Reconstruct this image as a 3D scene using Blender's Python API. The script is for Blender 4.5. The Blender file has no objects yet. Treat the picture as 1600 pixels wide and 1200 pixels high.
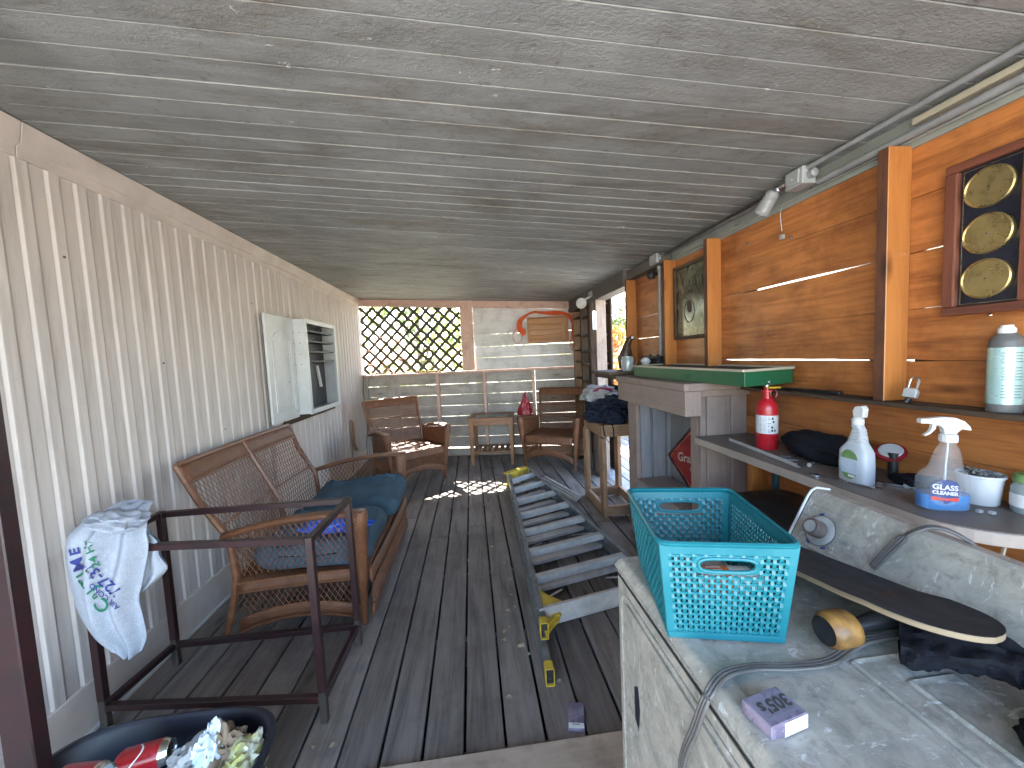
import bpy, math, random
from mathutils import Vector, Matrix, noise
random.seed(7)
S = bpy.context.scene
COL = S.collection
R_ = math.radians
# ---------------------------------------------------------------- camera
H = 1.42
def _n(v): return Vector(v).normalized()
_Y = _n((-65, 40, 600)); _U = Vector((-395, 8400, -600)); _U = (_U - _U.dot(_Y)*_Y).normalized()
_X = _U.cross(_Y)
if _X.x < 0: _X = -_X
cam = bpy.data.objects.new('camera', bpy.data.cameras.new('camera')); COL.objects.link(cam)
right = Vector((_X.x, _Y.x, _U.x)); up = Vector((_X.y, _Y.y, _U.y)); fwd = Vector((_X.z, _Y.z, _U.z))
M = Matrix((right, up, -fwd)).transposed().to_4x4(); M.translation = (0, 0, H)
cam.matrix_world = M
cam.data.sensor_width = 36; cam.data.lens = 13.5; cam.data.clip_start = 0.02; cam.data.clip_end = 500
S.camera = cam
def at(px, py, ax, val):
    """point of the place seen at a pixel of the photo, on the plane axis = val"""
    d = Vector((px-800, 600-py, 600)); d = Vector((_X.dot(d), _Y.dot(d), _U.dot(d)))
    i = 'XYZ'.index(ax); o = Vector((0, 0, H)); return o + d*((val-o[i])/d[i])
# ---------------------------------------------------------------- light
w = bpy.data.worlds.new('World'); S.world = w; w.use_nodes = True
nt = w.node_tree; bg = nt.nodes['Background']; sky = nt.nodes.new('ShaderNodeTexSky')
SUN = Vector((-0.50, 1.72, 1.78)).normalized()      # towards the sun
sky.sky_type = 'NISHITA'; sky.sun_disc = False
sky.sun_elevation = math.asin(SUN.z); sky.sun_rotation = math.atan2(SUN.x, SUN.y)
sky.altitude = 0; sky.air_density = 1.0; sky.dust_density = 1.5
nt.links.new(sky.outputs[0], bg.inputs[0]); bg.inputs[1].default_value = 0.15
sl = bpy.data.lights.new('sun', 'SUN'); sl.energy = 5.0; sl.angle = R_(0.5); sl.color = (1, .95, .87)
so = bpy.data.objects.new('sun', sl); COL.objects.link(so); so.rotation_euler = (-SUN).to_track_quat('-Z', 'Y').to_euler(); so.location = (0, 8, 8)
S.view_settings.view_transform = 'Standard'; S.view_settings.look = 'None'; S.view_settings.gamma = 1
S.view_settings.exposure = 4.0
try:
    S.cycles.max_bounces = 12; S.cycles.diffuse_bounces = 6; S.cycles.use_denoising = True
    S.cycles.transparent_max_bounces = 16; S.cycles.sample_clamp_indirect = 6
except Exception: pass
# ---------------------------------------------------------------- mesh builder
ROOT = {}
class MB:
    def __init__(s): s.v=[]; s.f=[]; s.uv=[]; s.rn=[]; s.mi=[]
    def add(s, vs, fs, uvs=None, mi=0, rn=None):
        b=len(s.v); rn = random.random() if rn is None else rn
        s.v += [Vector(q) for q in vs]
        for k, f in enumerate(fs):
            s.f.append([b+i for i in f]); s.rn.append(rn); s.mi.append(mi)
            if uvs: s.uv.append(uvs[k])
            else:
                p=[s.v[b+i] for i in f]; n=Vector((0,0,0))
                for i in range(len(p)): n += p[i].cross(p[(i+1)%len(p)])
                a=max(range(3), key=lambda i: abs(n[i])); o=[i for i in range(3) if i!=a]
                s.uv.append([(q[o[0]], q[o[1]]) for q in p])
        return s
    def hexa(s, P8, mi=0, rn=None):
        """8 corners: 4 bottom (ccw) then 4 top; uv in metres, u along the longest edge"""
        P8=[Vector(p) for p in P8]
        L=[(P8[1]-P8[0]).length, (P8[3]-P8[0]).length, (P8[4]-P8[0]).length]
        loc=[(0,0,0),(1,0,0),(1,1,0),(0,1,0),(0,0,1),(1,0,1),(1,1,1),(0,1,1)]
        fs=[(0,3,2,1),(4,5,6,7),(0,1,5,4),(1,2,6,5),(2,3,7,6),(3,0,4,7)]
        rn=random.random() if rn is None else rn; uvs=[]
        for f in fs:
            cs=[loc[i] for i in f]; ax=[a for a in range(3) if len({c[a] for c in cs})==2]
            ax.sort(key=lambda a:-L[a]); 
            uvs.append([(c[ax[0]]*L[ax[0]]+rn*7, c[ax[1]]*L[ax[1]]+rn*3) for c in cs])
        return s.add(P8, fs, uvs, mi, rn)
    def box(s, x0,y0,z0,x1,y1,z1, mi=0, rn=None):
        return s.hexa([(x0,y0,z0),(x1,y0,z0),(x1,y1,z0),(x0,y1,z0),(x0,y0,z1),(x1,y0,z1),(x1,y1,z1),(x0,y1,z1)], mi, rn)
    def beam(s, p0, p1, w, t, upv=(0,0,1), mi=0, rn=None, w1=None, t1=None):
        p0=Vector(p0); p1=Vector(p1); d=(p1-p0).normalized(); u=Vector(upv)
        sd=d.cross(u)
        if sd.length<1e-4: sd=d.cross(Vector((1,0,0)))
        sd.normalize(); u=sd.cross(d).normalized(); w1=w if w1 is None else w1; t1=t if t1 is None else t1
        a,b,c,e=sd*w/2,u*t/2,sd*w1/2,u*t1/2
        return s.hexa([p0-a-b,p0+a-b,p0+a+b,p0-a+b,p1-c-e,p1+c-e,p1+c+e,p1-c+e], mi, rn)
    def tube(s, pts, r, n=8, mi=0, caps=True, flat=1.0, upv=(0,0,1), closed=False):
        pts=[Vector(p) for p in pts]; N=len(pts); rs=r if isinstance(r,(list,tuple)) else [r]*N
        vs=[];L=0;Ls=[];prev=None
        for i,p in enumerate(pts):
            if closed: d=(pts[(i+1)%N]-pts[i-1])
            else: d=(pts[min(i+1,N-1)]-pts[max(i-1,0)])
            if d.length<1e-9: d=Vector((0,0,1))
            d.normalize()
            if prev is None:
                sd=d.cross(Vector(upv))
                if sd.length<1e-3: sd=d.cross(Vector((1,0,0)))
            else: sd=prev-d*prev.dot(d)
            sd.normalize(); prev=sd; u=sd.cross(d)
            if i: L+=(p-pts[i-1]).length
            Ls.append(L)
            for k in range(n):
                a=2*math.pi*k/n; vs.append(p+sd*math.cos(a)*rs[i]+u*math.sin(a)*rs[i]*flat)
        fs=[];uv=[]
        for i in range(N if closed else N-1):
            j=(i+1)%N
            for k in range(n):
                k2=(k+1)%n; fs.append((i*n+k,i*n+k2,j*n+k2,j*n+k))
                c=2*math.pi*max(rs[i],.003)/n; Lj=Ls[j] if j else L+.01
                uv.append([(Ls[i],k*c),(Ls[i],(k+1)*c),(Lj,(k+1)*c),(Lj,k*c)])
        if caps and not closed:
            fs.append(tuple(range(n))[::-1]); fs.append(tuple((N-1)*n+k for k in range(n)))
            uv += [[(0,0)]*n,[(0,0)]*n]
        return s.add(vs,fs,uv,mi)
    def lathe(s, prof, o=(0,0,0), ax=(0,0,1), n=24, mi=0, sx=1, sy=1, rot=0):
        q=Vector((0,0,1)).rotation_difference(Vector(ax)); o=Vector(o); vs=[]; fs=[]; uv=[]
        for r,z in prof:
            for k in range(n):
                a=2*math.pi*k/n+rot; vs.append(o+q@Vector((r*math.cos(a)*sx,r*math.sin(a)*sy,z)))
        for i in range(len(prof)-1):
            for k in range(n):
                k2=(k+1)%n; fs.append((i*n+k,i*n+k2,(i+1)*n+k2,(i+1)*n+k))
                uv.append([(k/n,prof[i][1]),((k+1)/n,prof[i][1]),((k+1)/n,prof[i+1][1]),(k/n,prof[i+1][1])])
        if prof[0][0]>1e-6: fs.append(tuple(range(n))[::-1]); uv.append([(0,0)]*n)
        if prof[-1][0]>1e-6: fs.append(tuple((len(prof)-1)*n+k for k in range(n))); uv.append([(0,0)]*n)
        return s.add(vs,fs,uv,mi)
    def grid(s, fn, nu, nv, W=1, Hh=1, mi=0, skip=None):
        vs=[fn(i/nu,j/nv) for j in range(nv+1) for i in range(nu+1)]; fs=[]; uv=[]
        for j in range(nv):
            for i in range(nu):
                if skip and skip((i+.5)/nu,(j+.5)/nv): continue
                a=j*(nu+1)+i; fs.append((a,a+1,a+nu+2,a+nu+1))
                uv.append([(i/nu*W,j/nv*Hh),((i+1)/nu*W,j/nv*Hh),((i+1)/nu*W,(j+1)/nv*Hh),(i/nu*W,(j+1)/nv*Hh)])
        return s.add(vs,fs,uv,mi)
    def prism(s, poly, fn, d0, d1, mi=0):
        n=len(poly); vs=[fn(x,y,d0) for x,y in poly]+[fn(x,y,d1) for x,y in poly]
        fs=[tuple(range(n))[::-1],tuple(range(n,2*n))]+[(i,(i+1)%n,n+(i+1)%n,n+i) for i in range(n)]
        L=0; uv=[[(x,y) for x,y in poly][::-1],[(x,y) for x,y in poly]]
        for i in range(n):
            x,y=poly[i]; x2,y2=poly[(i+1)%n]; l=math.hypot(x2-x,y2-y)
            uv.append([(L,d0),(L+l,d0),(L+l,d1),(L,d1)]); L+=l
        return s.add(vs,fs,uv,mi)
    def text(s, st, size, fn, mi=0, align='CENTER', bold=0, sp=1.0, shear=0):
        cu=bpy.data.curves.new('t','FONT'); cu.body=st; cu.size=size; cu.align_x=align; cu.align_y='CENTER'
        cu.offset=bold; cu.space_character=sp; cu.resolution_u=3; cu.shear=shear
        o=bpy.data.objects.new('t',cu); COL.objects.link(o); bpy.context.view_layer.update()
        me=bpy.data.meshes.new_from_object(o.evaluated_get(bpy.context.evaluated_depsgraph_get()))
        s.add([fn(v.co.x,v.co.y) for v in me.vertices],[tuple(p.vertices) for p in me.polygons],None,mi)
        bpy.data.objects.remove(o); bpy.data.curves.remove(cu); bpy.data.meshes.remove(me); return s
    def build(s, name, mats, par=None, smooth=False, bevel=0, world=True, seg=1, solid=0, sub=0, weld=False):
        me=bpy.data.meshes.new(name); root=par
        while root is not None and root.parent is not None: root=root.parent
        inv=ROOT[root.name].inverted() if (root is not None and world and root.name in ROOT) else None
        vs=[inv@v for v in s.v] if inv else s.v
        me.from_pydata([tuple(v) for v in vs],[],s.f); me.update()
        ul=me.uv_layers.new(name='UVMap'); k=0
        flat=[c for f in s.uv for q in f for c in q]; ul.data.foreach_set('uv',flat)
        at_=me.attributes.new('rnd','FLOAT','FACE'); at_.data.foreach_set('value',s.rn)
        if not isinstance(mats,(list,tuple)): mats=[mats]
        for m in mats: me.materials.append(m)
        me.polygons.foreach_set('material_index',s.mi)
        if smooth: me.polygons.foreach_set('use_smooth',[True]*len(me.polygons))
        o=bpy.data.objects.new(name,me); COL.objects.link(o)
        if par is not None: o.parent=par
        if weld: m=o.modifiers.new('w','WELD'); m.merge_threshold=1e-4
        if solid: m=o.modifiers.new('s','SOLIDIFY'); m.thickness=solid; m.offset=0
        if sub: m=o.modifiers.new('u','SUBSURF'); m.levels=sub; m.render_levels=sub
        if bevel: m=o.modifiers.new('b','BEVEL'); m.width=bevel; m.segments=seg; m.limit_method='ANGLE'; m.angle_limit=R_(40)
        if smooth:
            try: me.set_sharp_from_angle(angle=R_(42))
            except Exception: pass
        return o
def thing(name, label, cat, loc=(0,0,0), rz=0, group=None):
    o=bpy.data.objects.new(name,None); COL.objects.link(o); o.location=loc; o.rotation_euler=(0,0,rz); o.empty_display_size=.1
    ROOT[o.name]=Matrix.Translation(Vector(loc))@Matrix.Rotation(rz,4,'Z')
    o['label']=label; o['category']=cat
    if group: o['group']=group
    return o
def tag(o, label=None, cat=None, group=None, kind=None):
    if label: o['label']=label
    if cat: o['category']=cat
    if group: o['group']=group
    if kind: o['kind']=kind
    return o
def rehome(o, loc):
    """put a single-mesh thing's origin at its base"""
    L=Vector(loc); o.data.transform(Matrix.Translation(-L)); o.location=L; return o
def copy_tree(o, par=None):
    c=o.copy(); COL.objects.link(c)
    if par: c.parent=par
    for ch in list(o.children): copy_tree(ch,c)
    return c
# ---------------------------------------------------------------- materials
def nodes(name):
    m=bpy.data.materials.new(name); m.use_nodes=True; t=m.node_tree; return m,t,t.nodes['Principled BSDF']
def N(t,k,**kw):
    n=t.nodes.new(k)
    for a,b in kw.items(): setattr(n,a,b)
    return n
def ramp(t,fac,stops):
    r=N(t,'ShaderNodeValToRGB'); t.links.new(fac,r.inputs[0]); e=r.color_ramp.elements
    while len(e)<len(stops): e.new(.5)
    for i,(p,c) in enumerate(stops):
        e[i].position=p; e[i].color=(c,c,c,1) if isinstance(c,(int,float)) else (*c,1)
    return r.outputs[0]
def mixc(t,f,a,b,mode='MIX'):
    m=N(t,'ShaderNodeMix',data_type='RGBA',blend_type=mode)
    for s_,v in ((0,f),(6,a),(7,b)):
        if isinstance(v,(int,float)): m.inputs[s_].default_value = v if s_==0 else (v,v,v,1)
        elif isinstance(v,tuple): m.inputs[s_].default_value=(*v,1)
        else: t.links.new(v,m.inputs[s_])
    return m.outputs[2]
def noise_(t,vec,scale,detail=4,rough=.55,dist=0):
    n=N(t,'ShaderNodeTexNoise'); n.inputs['Scale'].default_value=scale; n.inputs['Detail'].default_value=detail
    n.inputs['Roughness'].default_value=rough; n.inputs['Distortion'].default_value=dist
    if vec is not None: t.links.new(vec,n.inputs['Vector'])
    return n.outputs['Fac']
def bump(t,b,h,dist,strength=.6):
    n=N(t,'ShaderNodeBump'); n.inputs['Distance'].default_value=dist; n.inputs['Strength'].default_value=strength
    t.links.new(h,n.inputs['Height']); t.links.new(n.outputs[0],b.inputs['Normal'])
def mapp(t,out,scale):
    m=N(t,'ShaderNodeMapping'); m.inputs['Scale'].default_value=scale; t.links.new(out,m.inputs[0]); return m.outputs[0]
def pm(name,col,col2=None,scale=6,rough=.6,bmp=0,metal=0,lo=.35,hi=.65,spec=.5,coat=0,detail=5,bscale=None,rvar=.1,alpha=1,trans=0,fine=0):
    m,t,b=nodes(name); tc=N(t,'ShaderNodeTexCoord').outputs['Object']
    f=noise_(t,tc,scale,detail,.62)
    c=ramp(t,f,[(lo,col),(hi,col2 or tuple(x*.82 for x in col))])
    if fine:
        g=noise_(t,tc,220,2); c=mixc(t,fine,c,ramp(t,g,[(.3,.0),(.7,1.)]),'OVERLAY')
    t.links.new(c,b.inputs['Base Color']); b.inputs['Metallic'].default_value=metal
    t.links.new(ramp(t,f,[(.3,min(1,rough+rvar)),(.7,max(.02,rough-rvar))]),b.inputs['Roughness'])
    b.inputs['Specular IOR Level'].default_value=spec; b.inputs['Coat Weight'].default_value=coat
    b.inputs['Transmission Weight'].default_value=trans; b.inputs['Alpha'].default_value=alpha
    if bmp: bump(t,b,noise_(t,tc,bscale or scale*5,4),bmp)
    return m
def wood(name,c1,c2,rough=.5,fine=26,tint=.25,dirt=None,dirtc=(.05,.04,.03),bmp=.0006,coat=0,spec=.4,paint=0,knots=True):
    m,t,b=nodes(name); tc=N(t,'ShaderNodeTexCoord'); uv=tc.outputs['UV']
    a=N(t,'ShaderNodeAttribute',attribute_name='rnd').outputs['Fac']
    g1=noise_(t,mapp(t,uv,(1.6,fine,1)),1.0,6,.65,.6)
    g2=noise_(t,mapp(t,uv,(5,fine*6,1)),1.0,3,.6,.2)
    f=N(t,'ShaderNodeMath',operation='MULTIPLY_ADD'); t.links.new(g2,f.inputs[0]); f.inputs[1].default_value=.45; t.links.new(g1,f.inputs[2])
    c=ramp(t,f.outputs[0],[(.5,c2),(.82,c1)])
    if knots:
        v=N(t,'ShaderNodeTexVoronoi'); v.inputs['Scale'].default_value=1; t.links.new(mapp(t,uv,(2.1,6.5,1)),v.inputs['Vector'])
        c=mixc(t,ramp(t,v.outputs['Distance'],[(.03,.75),(.13,0.)]),c,tuple(x*.35 for x in c2))
    br=ramp(t,a,[(0,1-tint),(1,1+0*tint)])
    c=mixc(t,1,c,br,'MULTIPLY')
    if dirt:
        d=noise_(t,tc.outputs['Object'],dirt,6,.7); c=mixc(t,ramp(t,d,[(.48,0.),(.72,.8)]),c,dirtc)
    t.links.new(c,b.inputs['Base Color']); b.inputs['Specular IOR Level'].default_value=spec
    t.links.new(ramp(t,g1,[(.3,min(1,rough+.15)),(.7,rough-.08)]),b.inputs['Roughness'])
    b.inputs['Coat Weight'].default_value=coat; b.inputs['Coat Roughness'].default_value=.25
    bump(t,b,f.outputs[0],bmp,1.0)
    return m
def weave(name,c1,c2,s=.0065,lac=.35):
    """close woven cane: over-under relief from the uv in metres"""
    m,t,b=nodes(name); tc=N(t,'ShaderNodeTexCoord'); uv=tc.outputs['UV']; sp=N(t,'ShaderNodeSeparateXYZ'); t.links.new(uv,sp.inputs[0])
    def sn(o,k):
        a=N(t,'ShaderNodeMath',operation='MULTIPLY'); t.links.new(o,a.inputs[0]); a.inputs[1].default_value=k
        q=N(t,'ShaderNodeMath',operation='SINE'); t.links.new(a.outputs[0],q.inputs[0]); return q.outputs[0]
    x=sn(sp.outputs[0],math.pi/(s*1.5)); y=sn(sp.outputs[1],2*math.pi/s)
    x2=N(t,'ShaderNodeMath',operation='MULTIPLY'); t.links.new(x,x2.inputs[0]); t.links.new(sn(sp.outputs[1],math.pi/s),x2.inputs[1])
    h=N(t,'ShaderNodeMath',operation='MULTIPLY_ADD'); t.links.new(y,h.inputs[0]); h.inputs[1].default_value=.35; t.links.new(x2.outputs[0],h.inputs[2])
    k=N(t,'ShaderNodeMath',operation='MULTIPLY_ADD'); t.links.new(h.outputs[0],k.inputs[0]); k.inputs[1].default_value=.37; k.inputs[2].default_value=.5
    n=noise_(t,tc.outputs['Object'],14,4)
    c=mixc(t,ramp(t,n,[(.3,0.),(.7,1.)]),c1,c2)
    c=mixc(t,ramp(t,k.outputs[0],[(.12,.85),(.42,0.)]),c,tuple(v*.22 for v in c2))
    t.links.new(c,b.inputs['Base Color']); b.inputs['Roughness'].default_value=lac
    bump(t,b,k.outputs[0],.003,1)
    return m
def leafm(name,c1,c2,tr=.5):
    m,t,b=nodes(name); a=N(t,'ShaderNodeAttribute',attribute_name='rnd').outputs['Fac']
    c=ramp(t,a,[(0,c1),(1,c2)]); t.links.new(c,b.inputs['Base Color']); b.inputs['Roughness'].default_value=.5
    tl=N(t,'ShaderNodeBsdfTranslucent'); t.links.new(mixc(t,1,c,(1.0,1.0,.6),'MULTIPLY'),tl.inputs[0])
    mx=N(t,'ShaderNodeMixShader'); mx.inputs[0].default_value=tr
    t.links.new(b.outputs[0],mx.inputs[1]); t.links.new(tl.outputs[0],mx.inputs[2]); t.links.new(mx.outputs[0],t.nodes['Material Output'].inputs[0])
    return m
def ceilm():
    m,t,b=nodes('weathered_ceiling_paint'); tc=N(t,'ShaderNodeTexCoord').outputs['Object']
    a=N(t,'ShaderNodeAttribute',attribute_name='rnd').outputs['Fac']
    f=noise_(t,tc,3.2,6,.65); c=ramp(t,f,[(.3,(.345,.345,.325)),(.7,(.255,.255,.24))])
    c=mixc(t,1,c,ramp(t,a,[(0,.86),(1,1.0)]),'MULTIPLY')
    st=noise_(t,mapp(t,tc,(.9,2.6,1)),1.2,6,.75,.6); c=mixc(t,ramp(t,st,[(.50,0.),(.68,.68)]),c,(.13,.098,.068))
    md=noise_(t,mapp(t,tc,(1,1,1)),26,4,.75); c=mixc(t,ramp(t,md,[(.58,0.),(.74,.65)]),c,(.08,.068,.055))
    st2=noise_(t,mapp(t,tc,(2.4,7,1)),1.0,5,.7,.5); c=mixc(t,ramp(t,st2,[(.5,0.),(.75,.5)]),c,(.10,.092,.085))
    fl=noise_(t,mapp(t,tc,(7,11,1)),1.0,7,.8,.4); c=mixc(t,ramp(t,fl,[(.652,0.),(.668,1.)]),c,(.62,.60,.58))
    sk_=noise_(t,mapp(t,tc,(1.2,30,1)),1.0,5,.7); c=mixc(t,ramp(t,sk_,[(.5,0.),(.75,.45)]),c,(.12,.11,.10))
    t.links.new(c,b.inputs['Base Color']); b.inputs['Roughness'].default_value=.62; b.inputs['Specular IOR Level'].default_value=.35
    gr=noise_(t,mapp(t,tc,(60,110,1)),1.0,4,.7,.5)
    bump(t,b,gr,.0042,.9)
    return m
def sidingm():
    m,t,b=nodes('aged_siding_paint'); tc=N(t,'ShaderNodeTexCoord').outputs['Object']
    f=noise_(t,mapp(t,tc,(1,1,.25)),5,6,.65); c=ramp(t,f,[(.3,(.61,.545,.495)),(.7,(.53,.47,.43))])
    s2=noise_(t,mapp(t,tc,(1,9,.8)),2.2,5,.7); c=mixc(t,ramp(t,s2,[(.48,0.),(.8,.6)]),c,(.25,.215,.18))
    s3=noise_(t,tc,55,4,.7); c=mixc(t,ramp(t,s3,[(.63,0.),(.8,.5)]),c,(.2,.17,.14))
    t.links.new(c,b.inputs['Base Color']); b.inputs['Roughness'].default_value=.6; b.inputs['Specular IOR Level'].default_value=.3
    bump(t,b,f,.002,.4); return m
def enamelm():
    m,t,b=nodes('grimy_enamel'); tc=N(t,'ShaderNodeTexCoord').outputs['Object']
    c=(.41,.38,.325)
    a1=noise_(t,tc,9,7,.72,1.2); c=mixc(t,ramp(t,a1,[(.38,0.),(.62,.75)]),c,(.215,.21,.18))
    a2=noise_(t,tc,34,6,.75,.8); c=mixc(t,ramp(t,a2,[(.5,0.),(.68,.7)]),c,(.14,.135,.11))
    a3=noise_(t,mapp(t,tc,(1,2.2,1)),16,6,.7,2.0); c=mixc(t,ramp(t,a3,[(.59,0.),(.65,.8)]),c,(.60,.60,.58))
    t.links.new(c,b.inputs['Base Color']); t.links.new(ramp(t,a1,[(.35,.28),(.6,.55)]),b.inputs['Roughness']); b.inputs['Specular IOR Level'].default_value=.5
    bump(t,b,a2,.0005,.4); return m
K={}
K['ceil']=ceilm(); K['siding']=sidingm(); K['enamel']=enamelm()
K['trim']=pm('beige_trim',(.62,.54,.48),(.50,.43,.375),5,.55,.001)
K['deck']=wood('weathered_deck',(.255,.222,.197),(.13,.108,.093),.62,16,.4,1.3,(.055,.038,.027),.0015,spec=.35)
K['deck_out']=wood('pale_outer_deck',(.34,.34,.34),(.22,.22,.22),.6,16,.2,3,(.12,.12,.12),.0015)  # outer deck boards, paler and greyer than the inner floor
K['orange']=wood('varnished_board',(.52,.190,.052),(.22,.067,.018),.4,13,.28,2.6,(.12,.034,.008),.0005,coat=.22)
K['orangestud']=wood('varnished_stud',(.47,.18,.045),(.34,.11,.026),.4,14,.15,None,bmp=.0006,coat=.2)
K['studedge']=wood('dark_stud_face',(.13,.05,.025),(.06,.025,.015),.6,14,.1,4,(.03,.02,.015),.001)  # darker tone for the room-side face of the studs
K['fence']=wood('greyed_white_plank',(.49,.435,.38),(.35,.31,.27),.7,9,.2,3.5,(.22,.19,.16),.0008,spec=.25)
K['whitep']=wood('whitewashed_plank',(.74,.72,.70),(.60,.585,.565),.65,8,.15,4,(.36,.34,.31),.0008,spec=.25)
K['pink']=wood('tan_painted_timber',(.64,.43,.345),(.54,.35,.27),.6,9,.12,5,(.28,.19,.14),.0006,spec=.3,knots=False)
K['taupe']=wood('taupe_painted_timber',(.30,.225,.195),(.24,.18,.155),.5,8,.12,4,(.17,.135,.115),.0006,spec=.4,knots=False)
K['bluegrey']=wood('bluegrey_painted_timber',(.29,.285,.30),(.22,.215,.23),.5,8,.12,4,(.2,.2,.22),.0006,knots=False)
K['raw']=wood('raw_pine',(.37,.225,.13),(.235,.13,.07),.65,12,.2,6,(.15,.085,.05),.0008)
K['darkwood']=wood('dark_old_wood',(.11,.07,.043),(.055,.034,.02),.7,12,.25,5,(.03,.022,.016),.0008)
K['grey_post']=wood('weathered_post',(.32,.25,.21),(.17,.125,.10),.75,10,.2,4,(.10,.07,.055),.0015)
K['lattice']=wood('lattice_slat',(.085,.078,.06),(.05,.045,.035),.7,12,.2)
K['boxwood']=wood('cedar_hatch',(.48,.235,.10),(.35,.15,.055),.5,8,.2,spec=.4)
K['steel']=pm('maroon_steel',(.034,.010,.011),(.020,.012,.012),18,.38,.0006,0,spec=.5)
K['steelrust']=pm('bare_rusty_steel',(.06,.045,.038),(.03,.025,.02),30,.6,.001)
K['wick']=weave('woven_cane',(.235,.095,.042),(.14,.054,.023))
K['cane']=pm('cane_rod',(.22,.088,.040),(.13,.05,.022),30,.38,.0008,bscale=160)
K['teak']=wood('table_wood',(.30,.14,.06),(.20,.085,.035),.42,12,.15,spec=.5)
K['blue']=pm('blue_cushion_cloth',(.072,.118,.15),(.045,.078,.105),5,.85,.0010,spec=.15,bscale=420)
K['bluebag']=pm('bright_blue_plastic',(.01,.11,.55),(.01,.07,.40),8,.3,.003)
K['alu']=pm('worn_aluminium',(.58,.58,.57),(.42,.42,.41),14,.40,.0004,.35,spec=.5)
K['alud']=pm('dirty_aluminium_rail',(.26,.28,.29),(.13,.14,.145),12,.5,.0005,.55)
K['yellow']=pm('yellow_plastic',(.62,.44,.03),(.40,.27,.04),14,.45,.0006)
K['teal']=pm('turquoise_plastic',(.008,.148,.178),(.006,.125,.152),10,.36,.0,spec=.5)
K['black']=pm('black_plastic',(.018,.018,.02),(.010,.010,.011),12,.42,.0005)
K['blackcloth']=pm('black_cloth',(.013,.014,.018),(.007,.007,.009),10,.9,.002,bscale=180,spec=.15)
K['navycloth']=pm('navy_cloth',(.016,.022,.040),(.010,.013,.024),10,.85,.002,bscale=160,spec=.2)
K['tub']=pm('dark_blue_tub',(.010,.013,.024),(.007,.008,.014),10,.5,.0)
K['white']=pm('white_gloss_paint',(.60,.605,.595),(.53,.53,.515),7,.42,.0004)
K['slate']=pm('black_board_paint',(.042,.042,.046),(.028,.028,.031),9,.55,.0006)
K['innerpanel']=pm('grey_inner_panel',(.26,.255,.25),(.20,.20,.195),5,.55)
K['plaster']=pm('pale_grey_panel',(.42,.42,.43),(.34,.34,.35),5,.5)
K['shirt']=pm('pale_grey_jersey',(.40,.425,.475),(.35,.375,.42),40,.9,.0008,spec=.1,bscale=700,fine=.12)
K['conduit']=pm('grey_conduit',(.28,.285,.29),(.21,.215,.22),12,.42,.0002,.1)
K['conduitd']=pm('dark_painted_pipe',(.14,.14,.14),(.09,.09,.09),12,.5)
K['fascia']=pm('green_grey_metal_fascia',(.30,.315,.28),(.22,.23,.205),6,.5,.0008)
K['darkfascia']=pm('dark_header',(.10,.09,.08),(.06,.052,.045),8,.6,.001)
K['zinc']=pm('galvanised_box',(.42,.435,.44),(.34,.355,.36),14,.42,.0003,.3)
K['chrome']=pm('bright_steel',(.72,.72,.72),(.55,.55,.55),20,.22,0,1.0)
K['brass']=pm('brass_rim',(.62,.48,.22),(.45,.34,.15),20,.3,0,.9)
K['dial']=pm('aged_dial',(.60,.54,.36),(.53,.47,.30),70,.4)
K['ink']=pm('dark_ink',(.05,.045,.04),None,20,.5)
K['navy']=pm('navy_board',(.012,.014,.026),(.009,.010,.018),9,.35)
K['mahog']=wood('mahogany_frame',(.19,.060,.034),(.105,.032,.019),.35,14,.12,coat=.35,knots=False)
K['red']=pm('red_enamel',(.50,.012,.022),(.40,.010,.018),9,.3,0,coat=.3)
K['canred']=pm('can_red',(.30,.008,.014),(.24,.006,.012),9,.3,0)
K['yellowwrap']=pm('yellow_wrapper',(.36,.36,.12),(.5,.5,.42),9,.5,.001,lo=.45,hi=.55)
K['redplastic']=pm('red_plastic_can',(.26,.010,.018),(.18,.008,.014),9,.4)
K['redsign']=pm('faded_red_sign',(.26,.022,.022),(.19,.018,.018),9,.45)
K['cream']=pm('cream_paint',(.45,.40,.30),(.38,.34,.26),12,.5)
K['green']=pm('dark_green_paint',(.010,.105,.045),(.008,.080,.034),9,.42,.0003)
K['felt']=pm('brown_tray_lining',(.075,.052,.042),(.05,.035,.028),16,.85,.001)
K['orangecord']=pm('orange_cord',(.72,.115,.03),(.55,.08,.022),14,.45)
K['counter']=pm('brown_grey_counter',(.17,.142,.125),(.115,.095,.083),7,.5,.0005)
K['counteredge']=pm('beige_counter_edge',(.40,.335,.285),(.32,.265,.22),9,.5)
K['whiteplastic']=pm('white_plastic',(.50,.525,.55),(.44,.465,.50),5,.36,spec=.5)
K['labelw']=pm('label_paper',(.72,.72,.71),(.62,.62,.62),30,.5)
K['labelg']=pm('label_green',(.10,.23,.07),(.22,.32,.12),25,.45)
K['labelb']=pm('label_paleblue',(.42,.52,.64),(.55,.62,.70),25,.45)
K['navyl']=pm('label_navy',(.02,.05,.19),(.015,.035,.14),20,.4)
K['redl']=pm('label_red',(.62,.05,.03),None,20,.4)
K['liquid']=pm('blue_cleaner',(.002,.16,.46),(.002,.14,.40),4,.12,spec=.5)
K['clear']=pm('clear_plastic',(.93,.96,.98),(.9,.93,.95),4,.10,0,alpha=.09,spec=.6)
K['glass']=pm('dark_glass',(.035,.045,.035),(.06,.07,.055),6,.06,spec=.8)
K['tableglass']=pm('table_glass',(.12,.14,.12),(.09,.11,.09),6,.05,spec=.8)
K['wheel']=pm('old_urethane',(.30,.15,.035),(.12,.06,.02),34,.45,.0006)
K['grip']=pm('grip_tape',(.016,.016,.018),(.024,.024,.026),30,.9,.0012,bscale=900)
K['ply']=wood('skateboard_ply',(.30,.235,.15),(.17,.125,.075),.55,40,.1,knots=False)
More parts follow.
